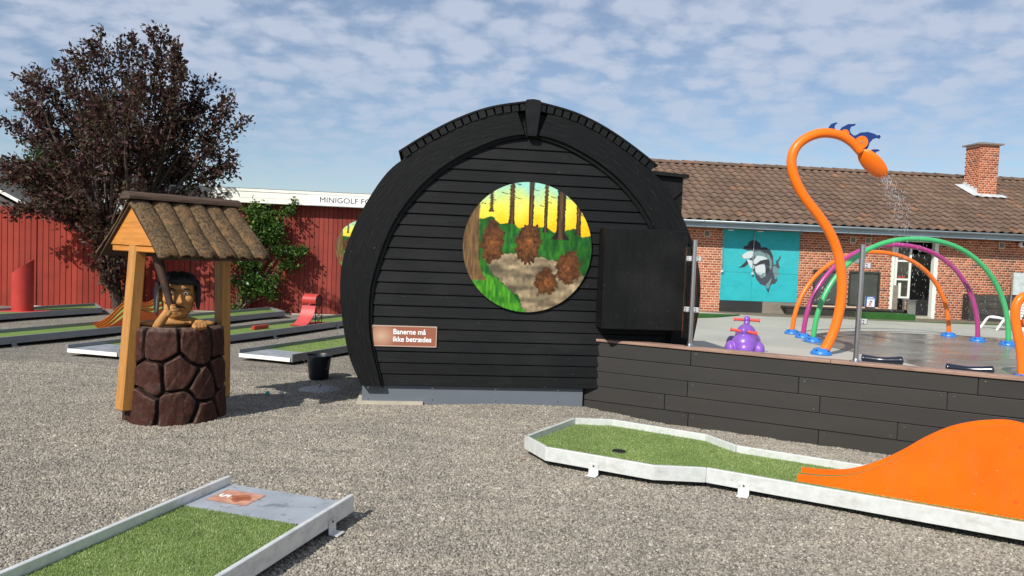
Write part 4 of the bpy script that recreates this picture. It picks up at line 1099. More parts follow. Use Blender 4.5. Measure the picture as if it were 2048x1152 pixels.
# roof laths lying on the arch, each running the depth of the cabin, under a curved skin
arc = [np.array([h, zz]) for h, zz in OH]
cum = np.concatenate([[0], np.cumsum([np.linalg.norm(arc[i + 1] - arc[i]) for i in range(len(arc) - 1)])])
def arc_at(t):
    p = np.array([np.interp(t, cum, [q[0] for q in arc]), np.interp(t, cum, [q[1] for q in arc])])
    e = .02; a = np.array([np.interp(t - e, cum, [q[0] for q in arc]), np.interp(t - e, cum, [q[1] for q in arc])]); b = np.array([np.interp(min(t + e, cum[-1]), cum, [q[0] for q in arc]), np.interp(min(t + e, cum[-1]), cum, [q[1] for q in arc])])
    d = b - a; d /= np.linalg.norm(d); return p, d, np.array([d[1], -d[0]])     # point, tangent, outward normal
t_start = float(np.interp(2.50, [q[1] for q in arc], cum)); t_end = cum[-1] - .05
nl = 16; step = (t_end - t_start) / nl
for s in (-1, 1):
    for i in range(nl):
        t = t_start + (i + .5) * step; p, d, nrm = arc_at(t); w = step - .017
        q = [p - d * w / 2 + nrm * .003, p + d * w / 2 + nrm * .003, p + d * w / 2 + nrm * .073, p - d * w / 2 + nrm * .073]
        m = MB(); m.prism([(PC + s * a, zz) for a, zz in q], POD.P, -3.35, .085 + RNG.normal(0, .003)); m.build('roof_lath', 'trim', pod)
    A = []; B = []
    for i in range(25):
        p, d, nrm = arc_at(t_start - .015 + (t_end - t_start + .06) * i / 24)
        a = p + nrm * .075; b = p + nrm * .093; A.append((PC + s * b[0], b[1])); B.append((PC + s * a[0], a[1]))
    MB().strip(A, B, POD.P, -3.37, .092).build('roof_skin', 'blackboard', pod)
# slate coloured base panel with screws, concrete footing at the left
b0 = POD.uv(724, 800, -.05)[0]; b1 = POD.uv(1163, 812, -.05)[0]
bp = MB(); bp.prism([(b0, .012), (b1, -.02), (b1, .199), (b0, .199)], POD.P, -.09, -.022); bp = bp.build('base_panel', 'graypanel', pod)
for px in (736, 864, 990, 1114):
    for dy in (0, 1):
        a = POD.uv(px, 790, -.05)[0]; zz = .055 if dy == 0 else .168
        MB().tube([POD.P(a, zz, -.022), POD.P(a, zz, -.016)], .009, 8).build('screw', 'screw', bp)
MB().prism([(b0 - .05, -.06), (b0 + .62, -.06), (b0 + .62, .030), (b0 - .05, .030)], POD.P, -.6, .01).build('footing', 'concrete_beige', pod)
MB().prism([(b0 + .05, -.06), (b1 - .02, -.06), (b1 - .02, .19), (b0 + .05, .19)], POD.P, -3.2, -.095).build('plinth', 'blackboard', pod)
# hatch box hung on the right of the front
HO = .30
h0, hz1 = POD.uv(1212, 455, HO); h1 = POD.uv(1378, 457, HO)[0]; hz0 = POD.uv(1204, 656, HO)[1] - .01
hb = MB(); hb.box(POD.P((h0 + h1) / 2, (hz0 + hz1) / 2, HO / 2 + .014), (h1 - h0, HO - .03, hz1 - hz0), rad(7), .006); hb.build('hatch_box', 'blackboard', pod)
MB().box(POD.P((h0 + h1) / 2, (hz0 + hz1) / 2, HO + .004), (h1 - h0 - .01, .012, hz1 - hz0 - .01), rad(7), .004).build('hatch_door', 'blackboard', pod)
# dormer on the right flank, further back
d1, dz1 = POD.uv(1370, 352, -.8); d1b, dz0 = POD.uv(1366, 455, -.8)
dm = MB(); dm.prism([(1.75, 1.2), (d1 - .02, 1.2), (d1 - .02, dz1 - .03), (1.4, dz1 + .02)], POD.P, -2.2, -.8); dm = dm.build('dormer', 'blackboard', pod)
MB().prism([(1.4, dz1 + .025), (d1 + .03, dz1 - .028), (d1 + .03, dz1 + .012), (1.4, dz1 + .065)], POD.P, -2.25, -.74).build('dormer_roof', 'blackboard', dm)
MB().bar(POD.P(d1 - .30, dz1 - .42, -.79), POD.P(d1 - .03, dz1 - .16, -.79), .03, .02).build('brace', 'trim', dm)

# round painting: a forest at dusk (the figures of the original are left out; brown bushes of their size and colour stand instead)
def forest_c(X, Y, shift=0.0, seed=0):
    px = X * 996 + 90; py = (1 - Y) * 996 + 90          # zoom coordinates, centre (588,588)
    C = np.empty(X.shape + (3,))
    nz = vnoise(X, Y, 14, seed) ; nf = vnoise(X * 3.2, Y, 22, seed + 1); n3 = vnoise(X, Y, 46, seed + 2)
    t = np.clip((py - 120 + (nz - .5) * 90 + (px - 588) * .06) / 330, 0, 1)[..., None]
    top = np.array((150, 212, 196.)); mid = np.array((236, 222, 84.)); low = np.array((252, 190, 14.))
    C[:] = np.where(t < .5, top + (mid - top) * t * 2, mid + (low - mid) * (t - .5) * 2)
    hill = 385 + (px - 200) * .1 + (nz - .5) * 70
    g = py > hill
    gd = np.stack([18 + 34 * nf, 92 + 52 * nf - 25 * nz, 22 + 16 * n3], -1) * (0.62 + 0.5 * nz)[..., None]
    C[g] = gd[g]
    path = in_poly(px + (nz - .5) * 40, py + (n3 - .5) * 24, [(235, 660), (520, 640), (800, 680), (1000, 760), (1090, 900), (900, 1090), (600, 1100), (520, 960), (400, 850), (330, 800)])
    pc = np.stack([118 + 50 * n3, 104 + 44 * n3, 80 + 36 * n3], -1) * (0.6 + 0.6 * vnoise(X * .5, Y * 2.0, 16, 5))[..., None]
    C[path] = pc[path]
    def trunk(x0, x1, y0, y1, flare=10):
        w = (py - y0) / (y1 - y0); f = flare * np.clip((w - .82) / .18, 0, 1) ** 2
        c = (px > x0 - f + (n3 - .5) * 4) & (px < x1 + f + (n3 - .5) * 4) & (py > y0) & (py < y1)
        gr = vnoise(px / 40, py / 400, 6, 7); tc = np.stack([66 + 46 * gr, 46 + 34 * gr, 26 + 22 * gr], -1)
        e = np.clip(np.minimum(px - x0, x1 - px) / (0.35 * (x1 - x0)), .35, 1); C[c] = (tc * e[..., None])[c]
    trunk(286, 313, 90, 330); trunk(436, 474, 80, 415); trunk(586, 622, 70, 470); trunk(704, 731, 90, 470); trunk(955, 992, 220, 480); trunk(803, 869, 100, 520, 46)
    for (x, y, l) in ((315, 238, 40), (400, 185, 55), (500, 218, 50), (500, 112, 40), (640, 150, 34), (685, 268, 40), (745, 240, 34), (775, 200, 44), (900, 205, 44), (1010, 330, 30), (240, 268, 50)):
        c = (np.abs(py - y - (px - x) * .2) < 3) & (np.abs(px - x) < l / 2); C[c] = (52, 40, 26)
    # brown bushes and roots along the path
    for (cx, cy, rx, ry) in ((318, 560, 88, 150), (590, 560, 100, 155), (905, 730, 92, 125), (738, 850, 92, 100)):
        an = np.arctan2(py - cy, px - cx); jag = .07 * np.sin(an * 7 + cx) + .05 * np.sin(an * 13 + cy) + .05 * np.sin(an * 29)
        d = np.hypot((px - cx) / rx, (py - cy) / ry) * (1 + jag) + (n3 - .5) * .26 + (nz - .5) * .2
        c = d < 1; br = .5 * vnoise(px / 60, py / 60, 3.1, 9) + .5 * vnoise(px / 60, py / 60, 7.3, 4)
        bc = np.stack([56 + 110 * br, 30 + 70 * br, 12 + 34 * br], -1) * (1.1 - .45 * np.clip(d, 0, 1))[..., None]
        C[c] = bc[c]
    grass = in_poly(px + (n3 - .5) * 16, py, [(60, 770), (260, 790), (350, 830), (470, 930), (610, 1110), (300, 1110), (90, 950)])
    gg = np.stack([30 + 60 * nf, 96 + 70 * nf, 20 + 14 * nf], -1); C[grass] = gg[grass]
    w = 100 + 12 * np.sin(py / 60); c = (px < 212 + np.clip((py - 640) / 210, 0, 1) ** 2 * 70 + (n3 - .5) * 6) & (py < 850) & (py > 150)
    gr = vnoise(px / 26, py / 300, 5, 8); tc = np.stack([78 + 56 * gr, 60 + 40 * gr, 36 + 26 * gr], -1); C[c] = tc[c]
    return C
def round_painting(name_label, fn_c, R, seed, cat='painting'):
    t = thing('round_painting', name_label, cat, fn_c(0, -R, 0))
    m = MB(); n = 96
    m.prism([(R * math.cos(2 * math.pi * k / n), R * math.sin(2 * math.pi * k / n)) for k in range(n)], fn_c, 0.004, .018); m.build('board', 'ink', t)
    X0 = 2 * R
    # polar grid so that the rim is clean
    nr, na = 90, 300; rr = np.linspace(0.0, R - .004, nr); aa = np.linspace(0, 2 * math.pi, na, endpoint=False)
    RR, AA = np.meshgrid(rr, aa, indexing='ij'); Xc, Yc = RR * np.cos(AA), RR * np.sin(AA)
    C = forest_c((Xc / R + 1) / 2, (Yc / R + 1) / 2, 0, seed)
    V = np.array([fn_c(x, y, .0205) for x, y in zip(Xc.ravel(), Yc.ravel())]); I = np.arange(nr * na).reshape(nr, na)
    F = np.stack([I[:-1], I[1:], np.roll(I, -1, 1)[1:], np.roll(I, -1, 1)[:-1]], -1).reshape(-1, 4)
    ob = raw_mesh('picture', V, F, 'art', t)
    c = np.clip(C.reshape(-1, 3) / 255, 0, 1); c = np.where(c <= .04045, c / 12.92, ((c + .055) / 1.055) ** 2.4)
    ob.data.color_attributes.new('print', 'FLOAT_COLOR', 'POINT').data.foreach_set('color', np.concatenate([c, np.ones((len(c), 1))], 1).astype(np.float32).ravel())
    for a in (35, 145, 215, 265, 325):
        p = (R - .05) * math.cos(rad(a)), (R - .05) * math.sin(rad(a))
        MB().tube([fn_c(*p, .020), fn_c(*p, .024)], .006, 6).build('screw', 'screw', t)
    return t
round_painting('large round forest painting on the front of the black arched cabin', lambda a, z, o: POD.P(PC + .01 + a, 1.66 + z, .026 + o), .672, 0)

# brown rule sign with white lettering
sg = thing('rule_sign', 'brown sign with two lines of white lettering on the black planks', 'sign', POD.P(-.72, .6, .03))
sx0, sz0, sw, sh = -1.05, .60, .665, .213
def sign_c(X, Y):
    C = np.empty(X.shape + (3,)); C[:] = (150, 92, 70)
    d = np.hypot((X - .16) * 2.6, (Y - .5) * 1.0); k = np.clip(1 - d / .62, 0, 1)[..., None] ** .8
    C[:] = C * (1 - k) + np.array((196, 164, 138.)) * k
    e = np.minimum(np.minimum(X * sw, (1 - X) * sw), np.minimum(Y * sh, (1 - Y) * sh)); C[e < .008] = (186, 164, 148)
    return C
SGF = lambda a, z, o: POD.P(sx0 + a, sz0 + z, .027 + o)
MB().prism([(0, 0), (sw, 0), (sw, sh), (0, sh)], SGF, 0, .006).build('plate', 'signwhite', sg)
picture('print', 'print', sg, SGF, sw, sh, 130, 60, sign_c, o=.0075)
for ln, (y, tx) in enumerate(((.60, 'Banerne må'), (.245, 'ikke betrædes'))):
    o_, wmax = text_mesh('lettering', tx, .074, lambda a, z, o, y=y: SGF(.222 + a, y * sh + z, o), .010, 'whiteink', sg, .0018, .0008, .93)
for q in (.02, sw - .02):
    MB().tube([SGF(q, sh - .02, .007), SGF(q, sh - .02, .013)], .008, 8).build('screw', 'screw', sg)

# ================================================================== CLAD RETAINING WALL WITH CAP, POSTS, GLASS
cw = thing('retaining_wall', 'low dark composite board wall topped with a reddish timber cap', 'wall', CW.P(2, -.08, 0))
joints = [[1383, 1962], [1130 + 470, 1900], [1376, 1643], [1330, 1800], [1377, 1640, 1950]]
rp = .158
for r in range(5):
    zt = .700 - r * rp; zb_ = zt - rp + .006
    xs_ = [(-.02 if r < 3 else -.20)] + sorted(CW.uv(x, 690 + 31 * r)[0] for x in joints[r]) + [6.3]
    for a0, a1 in zip(xs_[:-1], xs_[1:]):
        if a1 - a0 < .08: continue
        m = MB(); c = (CW.P(a0 + .002, zb_, 0) + CW.P(a1 - .002, zt, 0)) / 2 + CW.out * (-.0125 + RNG.normal(0, .0008))
        m.box(c, (a1 - a0 - .004, .025, zt - zb_), rad(CW.deg), .003); bo = m.build('board', 'composite', cw)
        for e in (a0 + .05, a1 - .05):
            if RNG.random() < .75 and 0 < e < 5.8:
                zz = zt - .03 if RNG.random() < .5 else zb_ + .03
                MB().tube([CW.P(e, zz, .0), CW.P(e, zz, .004)], .0055, 6).build('screw', 'screw', bo)
MB().prism([(.1, -.2), (6.3, -.2), (6.3, .695), (.1, .695)], CW.P, -.12, -.028).build('core', 'dark', cw)
for a0, a1 in ((-.02, 2.3), (2.303, 4.02), (4.023, 6.3)):
    m = MB(); m.box((CW.P(a0, .7165, .02) + CW.P(a1, .7165, -.14)) / 2, (a1 - a0, .16, .028), rad(CW.deg), .004); m.build('cap_board', 'capwood', cw)
CAPZ = .7305
def capline(px, o=-.07):
    a = CW.uv(px, 700, o)[0]; return a
def steel_post(px, label, clamps):
    a = capline(px); P0 = CW.P(a, CAPZ, -.07)
    t = thing('steel_post', label, 'post', P0, 'stainless posts on the wall cap')
    m = MB(); m.tube([P0, P0 + [0, 0, 1.06]], .024, 16); smooth_by_angle(m.build('tube', 'steel', t))
    m = MB(); m.lathe([(.056, .0), (.056, .008), (.03, .014), (.026, .03)], P0, 24); smooth_by_angle(m.build('base_flange', 'steel', t))
    m = MB(); m.lathe([(.0245, 0), (.0245, .006), (.02, .010), (.004, .012)], P0 + [0, 0, 1.0605], 16); smooth_by_angle(m.build('end_cap', 'steel', t))
    for s, zz in clamps:
        c = P0 + CW.u * s * .05 + [0, 0, zz]; m = MB(); m.box(c, (.055, .030, .052), rad(CW.deg), .006); cl = m.build('clamp', 'clamp', t)
        for dz in (-.011, .013):
            q = c + CW.out * .0155 + [0, 0, dz] - CW.u * .008; MB().tube([q, q + CW.out * .003], .006, 8).build('bolt', 'dark', cl)
    return a
p1 = steel_post(1379, 'stainless steel post beside the black hatch of the cabin', ((-1, .88), (-1, .37), (1, .88), (1, .37)))
p2 = steel_post(1713, 'stainless steel post in front of the tall orange spray pipe', ((1, .88), (1, .37)))
for a0, a1, lb in ((p1 - .085, p1 - .035, 'narrow clear glass pane between cabin and first steel post'), (p1 + .035, p2 - .035, 'wide clear glass pane between the two steel posts'), (p2 + .035, p2 + 1.7, 'clear glass pane to the right of the second steel post')):
    m = MB(); m.box((CW.P(a0, CAPZ + .08, -.07) + CW.P(a1, CAPZ + 1.0, -.07)) / 2, (a1 - a0, .008, .92), rad(CW.deg)); tag(m.build('glass_pane', 'glass', None, loc=CW.P((a0 + a1) / 2, CAPZ, -.07)), lb, 'glass', 'glass panes on the wall')

# ================================================================== MINIGOLF LANES
RIM, RH, RT_ = .15, .105, .028
def xy(p): return np.array([p[0], p[1]])
def rail(parent, A, B, mat, inside, name='rail', z1=None, h=RH):
    A, B = xy(A), xy(B); d = B - A; L = np.linalg.norm(d); d /= L; n = np.array([-d[1], d[0]])
    if np.dot(np.array(inside) - A, n) < 0: n = -n
    z1 = RIM if z1 is None else z1
    c = (A + B) / 2 + n * RT_ / 2; m = MB()
    m.box((c[0], c[1], z1 - h / 2), (L, RT_, h), math.atan2(d[1], d[0]), .003)
    return m.build(name, mat, parent)
def bracket(parent, A, B, t, mat, inside):
    A, B = xy(A), xy(B); d = (B - A) / np.linalg.norm(B - A); n = np.array([-d[1], d[0]])
    if np.dot(np.array(inside) - A, n) > 0: n = -n
    c = A + (B - A) * t + n * .0035; a = math.atan2(d[1], d[0]); m = MB()
    m.box((c[0], c[1], RIM - RH + .03 - .025), (.075, .006, .075), a)
    q = c + n * .03; m.box((q[0], q[1], RIM - RH - .0365), (.075, .055, .006), a)
    br = m.build('foot_bracket', mat, parent)
    h = MB(); h.tube([(c[0] + n[0] * .003, c[1] + n[1] * .003, RIM - RH + .028), (c[0] + n[0] * .006, c[1] + n[1] * .006, RIM - RH + .028)], .007, 8); h.build('bolt', 'dark', br)
def flat(name, pts, z, mat, parent, thick=.012):
    m = MB(); n = len(pts); m.add([(p[0], p[1], z - thick) for p in pts] + [(p[0], p[1], z) for p in pts], [tuple(range(n, 2 * n)), tuple(range(n))[::-1]] + [(i, (i + 1) % n, n + (i + 1) % n, n + i) for i in range(n)])
    return m.build(name, mat, parent)
def blades(parent, poly, z, dens, hmin=.006, hmax=.0125, clip=None, name='turf_pile'):
    P = np.array([xy(p) for p in poly]); lo, hi = P.min(0), P.max(0); area = (hi - lo).prod(); n = int(area * dens)
    q = lo + RNG.random((n, 2)) * (hi - lo); ok = in_poly(q[:, 0], q[:, 1], [tuple(p) for p in P])
    vis = (q[:, 1] > 2.3) & (np.abs(q[:, 0]) < .74 * q[:, 1] + .6); ok &= vis
    if clip is not None: ok &= clip(q)
    q = q[ok]; n = len(q)
    a = RNG.random(n) * 2 * math.pi; h = hmin + (hmax - hmin) * RNG.random(n); w = .0016 + .0012 * RNG.random(n); ln = RNG.random(n) * .9 * h; la = RNG.random(n) * 2 * math.pi
    b = np.column_stack([q, np.full(n, z)]); d = np.column_stack([np.cos(a), np.sin(a), np.zeros(n)]) * w[:, None]
    tip = b + np.column_stack([np.cos(la) * ln, np.sin(la) * ln, h])
    V = np.stack([b - d, b + d, tip], 1).reshape(-1, 3)
    return stuff(raw_mesh(name, V, np.arange(3 * n).reshape(n, 3), 'blade', parent, 3))
def straight_lane(label, A0, A1, B0, B1, mat, plate=.55, end=True, lip='white', br=(), pile=0, name='minigolf_lane', platemat='sheet'):
    """A and B are the outer top corners of the two rails, 0 = tee end"""
    A0, A1, B0, B1 = map(xy, (A0, A1, B0, B1)); mid = (A0 + A1 + B0 + B1) / 4
    t = thing(name, label, 'minigolf lane', (*((A0 + B0) / 2), 0), 'minigolf lanes')
    rail(t, A0, A1, mat, mid); rail(t, B0, B1, mat, mid)
    dA = (A1 - A0) / np.linalg.norm(A1 - A0); dB = (B1 - B0) / np.linalg.norm(B1 - B0); w = (B0 - A0) / np.linalg.norm(B0 - A0)
    i = RT_ + .001
    pa, pb = A0 + w * i, B0 - w * i; qa, qb = pa + dA * plate, pb + dB * plate; ra, rb = A1 + w * i, B1 - w * i
    tz = RIM - .055
    flat('tee_plate', [pa + dA * .002, pb + dB * .002, qb, qa], tz + .004, platemat, t)
    flat('turf', [qa + dA * .003, qb + dB * .003, rb, ra], tz, 'turf', t)
    if pile: blades(t, [qa, qb, rb, ra], tz, pile)
    if lip:
        m = MB(); m.bar((*(pa - dA * .008), tz - .02), (*(pb - dB * .008), tz - .02), .012, .05); m.build('front_lip', lip, t)
    if end: rail(t, A1 + dA * .001 + w * .0, B1 + dB * .001, mat, mid - (A1 - A0) * 2, 'end_rail')
    for (s, f) in br: bracket(t, *((A0, A1) if s == 'A' else (B0, B1)), f, mat, mid)
    return t
# front left lane
L1a0, L1a1 = gp(454.5, 950.5, RIM), gp(0, 1144.5, RIM); L1b0, L1b1 = gp(708.5, 988.5, RIM), gp(434, 1152, RIM)
da = (xy(L1a1) - xy(L1a0)); da /= np.linalg.norm(da); db = xy(L1b1) - xy(L1b0); db /= np.linalg.norm(db); dd = (da + db) / np.linalg.norm(da + db)
l1 = straight_lane('silver railed minigolf lane with tee plate in the front left corner', L1a0, xy(L1a0) + dd * 5.0, L1b0, xy(L1b0) + dd * 5.0, 'alu', .42, True, None, (('B', .05), ('B', .35)), pile=26000)
# sticker with the number on the tee plate
wv_ = xy(L1b0) - xy(L1a0); Lw = np.linalg.norm(wv_); wv_ /= Lw
o5 = xy(L1a0) + wv_ * (.055 + RT_) + dd * .10
def ST(a, z, o): p = o5 + wv_ * a + dd * z; return np.array([p[0], p[1], RIM - .055 + .004 + o])
def sticker_c(X, Y):
    C = np.empty(X.shape + (3,)); C[:] = (186, 134, 110); k = np.clip(1 - np.hypot((X - .6) * 1.6, Y - .5) / .5, 0, 1)[..., None]; C[:] = C * (1 - .6 * k) + np.array((205, 160, 125.)) * .6 * k
    sp_ = ((X - .62) / .24) ** 2 + ((Y - .5) / .30) ** 2 + (vnoise(X, Y, 7, 2) - .5) * .8; C[sp_ < 1] = (158, 88, 56)
    return C + ((vnoise(X, Y, 9) - .5) * 34)[..., None]
picture('number_sticker', 'print', l1, lambda a, z, o: ST(a, z, o), .27, .20, 40, 30, sticker_c, o=.0025)
text_mesh('number', '5', .11, lambda a, z, o: ST(.025 + z * .9, .075 + a, o), .004, 'whiteink', l1, .002, .0005)
# front right lane with angled head
q = lambda x, y: xy(gp(x, y, RIM))
ring = [q(1049, 871), q(1147, 835), q(1226, 838), q(1414, 868), q(1475, 890), q(1731, 929)]     # far side, left to right
near = [q(1091, 894), q(1307, 931), q(1413, 936), q(2048, 1048)]
dirF = ring[-1] - ring[-2]; dirF /= np.linalg.norm(dirF); dirN = near[-1] - near[-2]; dirN /= np.linalg.norm(dirN)
dl = (dirF + dirN); dl /= np.linalg.norm(dl)
ring[-1] = ring[-2] + dl * 5.2; near[-1] = near[-2] + dl * 5.2
cen = sum(ring[:5] + near[:3]) / 8
l2 = thing('minigolf_lane', 'silver railed minigolf lane with angular head beside the orange ramp', 'minigolf lane', (*cen, 0), 'minigolf lanes')
outline = ring + near[::-1]
for i in range(len(outline)):
    a, b = outline[i], outline[(i + 1) % len(outline)]
    if i == len(ring) - 1: rail(l2, a, b, 'alu', cen, 'end_rail'); continue
    ins_ = cen if i < 4 or i > len(outline) - 4 else (ring[4] + near[2]) / 2 + dl * 2
    rail(l2, a, b, 'alu', ins_)
def inset(pts, d):
    out = []
    n = len(pts); ar = sum(pts[i][0] * pts[(i + 1) % n][1] - pts[(i + 1) % n][0] * pts[i][1] for i in range(n)); sg_ = 1 if ar > 0 else -1
    for i in range(n):
        a, b, c = pts[i - 1], pts[i], pts[(i + 1) % n]; d1 = (b - a) / np.linalg.norm(b - a); d2 = (c - b) / np.linalg.norm(c - b)
        n1 = np.array([-d1[1], d1[0]]) * sg_; n2 = np.array([-d2[1], d2[0]]) * sg_; bi = n1 + n2; bi /= np.linalg.norm(bi)
        out.append(b + bi * d / max(.3, float(bi @ n1)))
    return out
flat('turf', inset(outline, RT_ * .7), RIM - .055, 'turf', l2)
hole = q(1239, 889)
blades(l2, inset(outline, RT_), RIM - .055, 15000, clip=lambda p: np.hypot(p[:, 0] - hole[0], p[:, 1] - hole[1]) > .055)
m = MB(); m.add([(hole[0] + .052 * math.cos(2 * math.pi * k / 24), hole[1] + .052 * math.sin(2 * math.pi * k / 24), RIM - .0545) for k in range(24)], [tuple(range(24))]); m.build('hole', 'ink', l2)
m = MB(); m.tube([(hole[0] + .054 * math.cos(2 * math.pi * k / 24), hole[1] + .054 * math.sin(2 * math.pi * k / 24), RIM - .052) for k in range(25)], .003, 5); m.build('hole_rim', 'dark', l2)
for i0, f in ((0, .47), (2, .05), (2, .44), (2, .80)): bracket(l2, near[i0], near[i0 + 1], f, 'alu', cen + (dl * 2 if i0 == 2 else 0))

# big orange wave ramp on the right lane: two sheets with a turf track between
ang2 = math.degrees(math.atan2(dl[1], dl[0])); tz = RIM - .055
RF = Frame(gp(1597, 962, tz), ang2)
wave_px = [(1595, 948), (1652, 953), (1702, 950), (1751, 936), (1801, 914), (1851, 886), (1901, 865), (1945, 855), (1985, 851)]
wp = [RF.uv(x, y) for x, y in wave_px]
amax = RF.uv(2024, 851)[0]; ztop = RF.uv(2024, 851.5)[1]
wave = wp + [(amax, ztop)] + [(2 * amax - a, z) for a, z in wp[::-1]]
wave = catmull(wave, 81)
wr = thing('wave_ramp', 'tall glossy orange hump ramp on the front right lane', 'ramp', RF.P(amax, 0, 0))
GAP = .20
for o in (0.0, -GAP):
    MB().strip([(a, z) for a, z in wave], [(a, -.03) for a, z in wave], RF.P, o - .010, o + .010).build('side_sheet', 'orange', wr)
MB().strip([(a, max(z - .035, .006)) for a, z in wave], [(a, max(z - .047, -.02)) for a, z in wave], RF.P, -GAP + .012, -.012).build('track', 'turf', wr)

# lanes by the fence and well
l3 = straight_lane('grey railed minigolf lane with white tee edge behind the black bucket', gp(476, 698.5, RIM), gp(683, 670.6, RIM), gp(585, 709, RIM), gp(683, 692, RIM), 'alu_gray', .001) if False else None
def lane_px(label, a0, a1, b0, b1, length, back=0.0, **k):
    A0, A1, B0, B1 = [xy(gp(*p, RIM)) for p in (a0, a1, b0, b1)]
    d1_ = (A1 - A0) / np.linalg.norm(A1 - A0); d2_ = (B1 - B0) / np.linalg.norm(B1 - B0); d = d1_ + d2_; d /= np.linalg.norm(d)
    return straight_lane(label, A0 - d * back, A0 + d * length, B0 - d * back, B0 + d * length, **k), A0, B0, d
lane_px('grey railed minigolf lane with white tee edge behind the black bucket', (476, 698.5), (683, 670.6), (585, 709), (683, 692), 4.5, mat='alu_gray', plate=.55, pile=6000)
_, a4, b4, d4 = lane_px('grey railed minigolf lane passing behind the well to the red loop', (133, 689), (643, 630), (239, 698), (678, 645), 6.9, mat='alu_gray', plate=.60, br=(('B', .45), ('B', .72), ('B', .98)))
_, a5, b5, d5 = lane_px('grey railed minigolf lane with orange wave ridges at far left', (0, 658.5), (174, 644), (0, 675), (250, 652), 6.2, back=1.8, mat='alu_gray', plate=.55, br=(('B', .25), ('B', .55)))
_, a7, b7, d7 = lane_px('grey railed minigolf lane under the red tube by the fence', (0, 616.5), (120, 611), (0, 628), (120, 619), 2.1, back=3.0, mat='alu_gray', plate=.55)
# extend the far left lanes out of the frame: their tee halves
# orange ridges across lane five
w5 = b5 - a5; wid5 = np.linalg.norm(w5); w5 /= wid5
wr5 = thing('wave_ridges', 'five faded orange plywood wave ridges on the far left lane', 'ramp', (*(a5 + d5 * 2.5 + w5 * .4), RIM - .055))
sof = lambda px, py: float(np.dot(xy(gp(px, py, RIM - .05)) - a5, d5))
s0, sa_, sb_, s1 = sof(176, 648), sof(243, 641), sof(292, 636), sof(335, 632)
ss = lambda x: (lambda t: t * t * (3 - 2 * t))(min(1, max(0, x)))
for k in range(5):
    off = RT_ + .03 + (wid5 - 2 * RT_ - .06) * k / 4
    pk = (.30, .42, .40, .34, .26)[k]
    top = []
    for j in range(49):
        s_ = s0 + (s1 - s0) * j / 48
        up_ = ss((s_ - s0) / (sa_ - s0)); dn_ = 1 - ss((s_ - sb_) / (s1 - sb_)); dip = .25 * math.exp(-((s_ - (sa_ + sb_) / 2) / (.22 * (sb_ - sa_) + .05)) ** 2)
        top.append((s_, pk * min(up_, dn_) * (1 - dip) + .035))
    fn = lambda a, z, o, off=off: np.array([*(a5 + d5 * a + w5 * (off - o)), RIM - .055 + z])
    MB().strip(top, [(a, -.01) for a, z in top], fn, -.011, .011).build('ridge', 'orange_ply', wr5)
    if k < 4:
        MB().strip([(a, max(z - .05, .004)) for a, z in top], [(a, max(z - .06, -.01)) for a, z in top], fn, -(wid5 - 2 * RT_ - .06) / 4 + .013, -.013).build('track', 'turf', wr5)
# red drum loop with slide on lane four
w4 = b4 - a4; wid4 = np.linalg.norm(w4); w4 /= wid4
lp = thing('loop_slide', 'red painted metal slide curling into a drum on lattice legs', 'obstacle', (*(a4 + d4 * 5), RIM - .055))
sL = float(np.dot(xy(gp(580, 652, RIM - .05)) - a4, d4))
LF = lambda a, z, o: np.array([*(a4 + d4 * (sL + a) + w4 * (wid4 * .60 - o)), RIM - .055 + z])
WD = .28; rD = .125; zc = .455; ac = .50
line = catmull([(0.0, .012), (.14, .04), (.27, .14), (.34, .26), (.365, .355)], 18)
line = [tuple(p) for p in line]
m = MB(); m.strip([(a, z + .008) for a, z in line], [(a + .006, z - .004) for a, z in line], LF, -WD / 2, WD / 2); m.build('slide', 'redmetal2', lp)
drum = [(ac - .02 + rD * math.cos(t), zc + rD * math.sin(t)) for t in np.linspace(rad(205), rad(-120), 34)]
drum_i = [(ac - .02 + (rD - .012) * math.cos(t), zc + (rD - .012) * math.sin(t)) for t in np.linspace(rad(205), rad(-120), 34)]
m = MB(); m.strip(drum, drum_i, LF, -WD / 2, WD / 2); m.build('drum', 'redmetal', lp)
MB().prism([(ac - .02 + (rD - .013) * math.cos(2 * math.pi * k / 28), zc + (rD - .013) * math.sin(2 * math.pi * k / 28)) for k in range(28)], LF, -WD / 2 + .02, -WD / 2 + .03).build('drum_disc', 'darkred', lp)
lt = MB()
for o in (-WD / 2 + .02, WD / 2 - .02):
    for a in (.40, .60): lt.bar(LF(a, 0, o), LF(a, zc - .06, o), .014, .014, up=(1, 0, 0))
    for k in range(3):
        lt.bar(LF(.40, .02 + k * .12, o), LF(.60, .13 + k * .12, o), .009, .009, up=(0, 0, 1)); lt.bar(LF(.60, .02 + k * .12, o), LF(.40, .13 + k * .12, o), .009, .009, up=(0, 0, 1))
lt.build('lattice_leg', 'darkred', lp)
MB().prism([(.05, 0), (.85, 0), (.85, .02), (.05, .02)], LF, -WD / 2 - .03, WD / 2 + .03).build('base_plate', 'redmetal', lp)
MB().box(LF(-.75, .035, .18), (.38, .06, .07), math.atan2(d4[1], d4[0]), .006).build('guide_block', 'redmetal', lp)
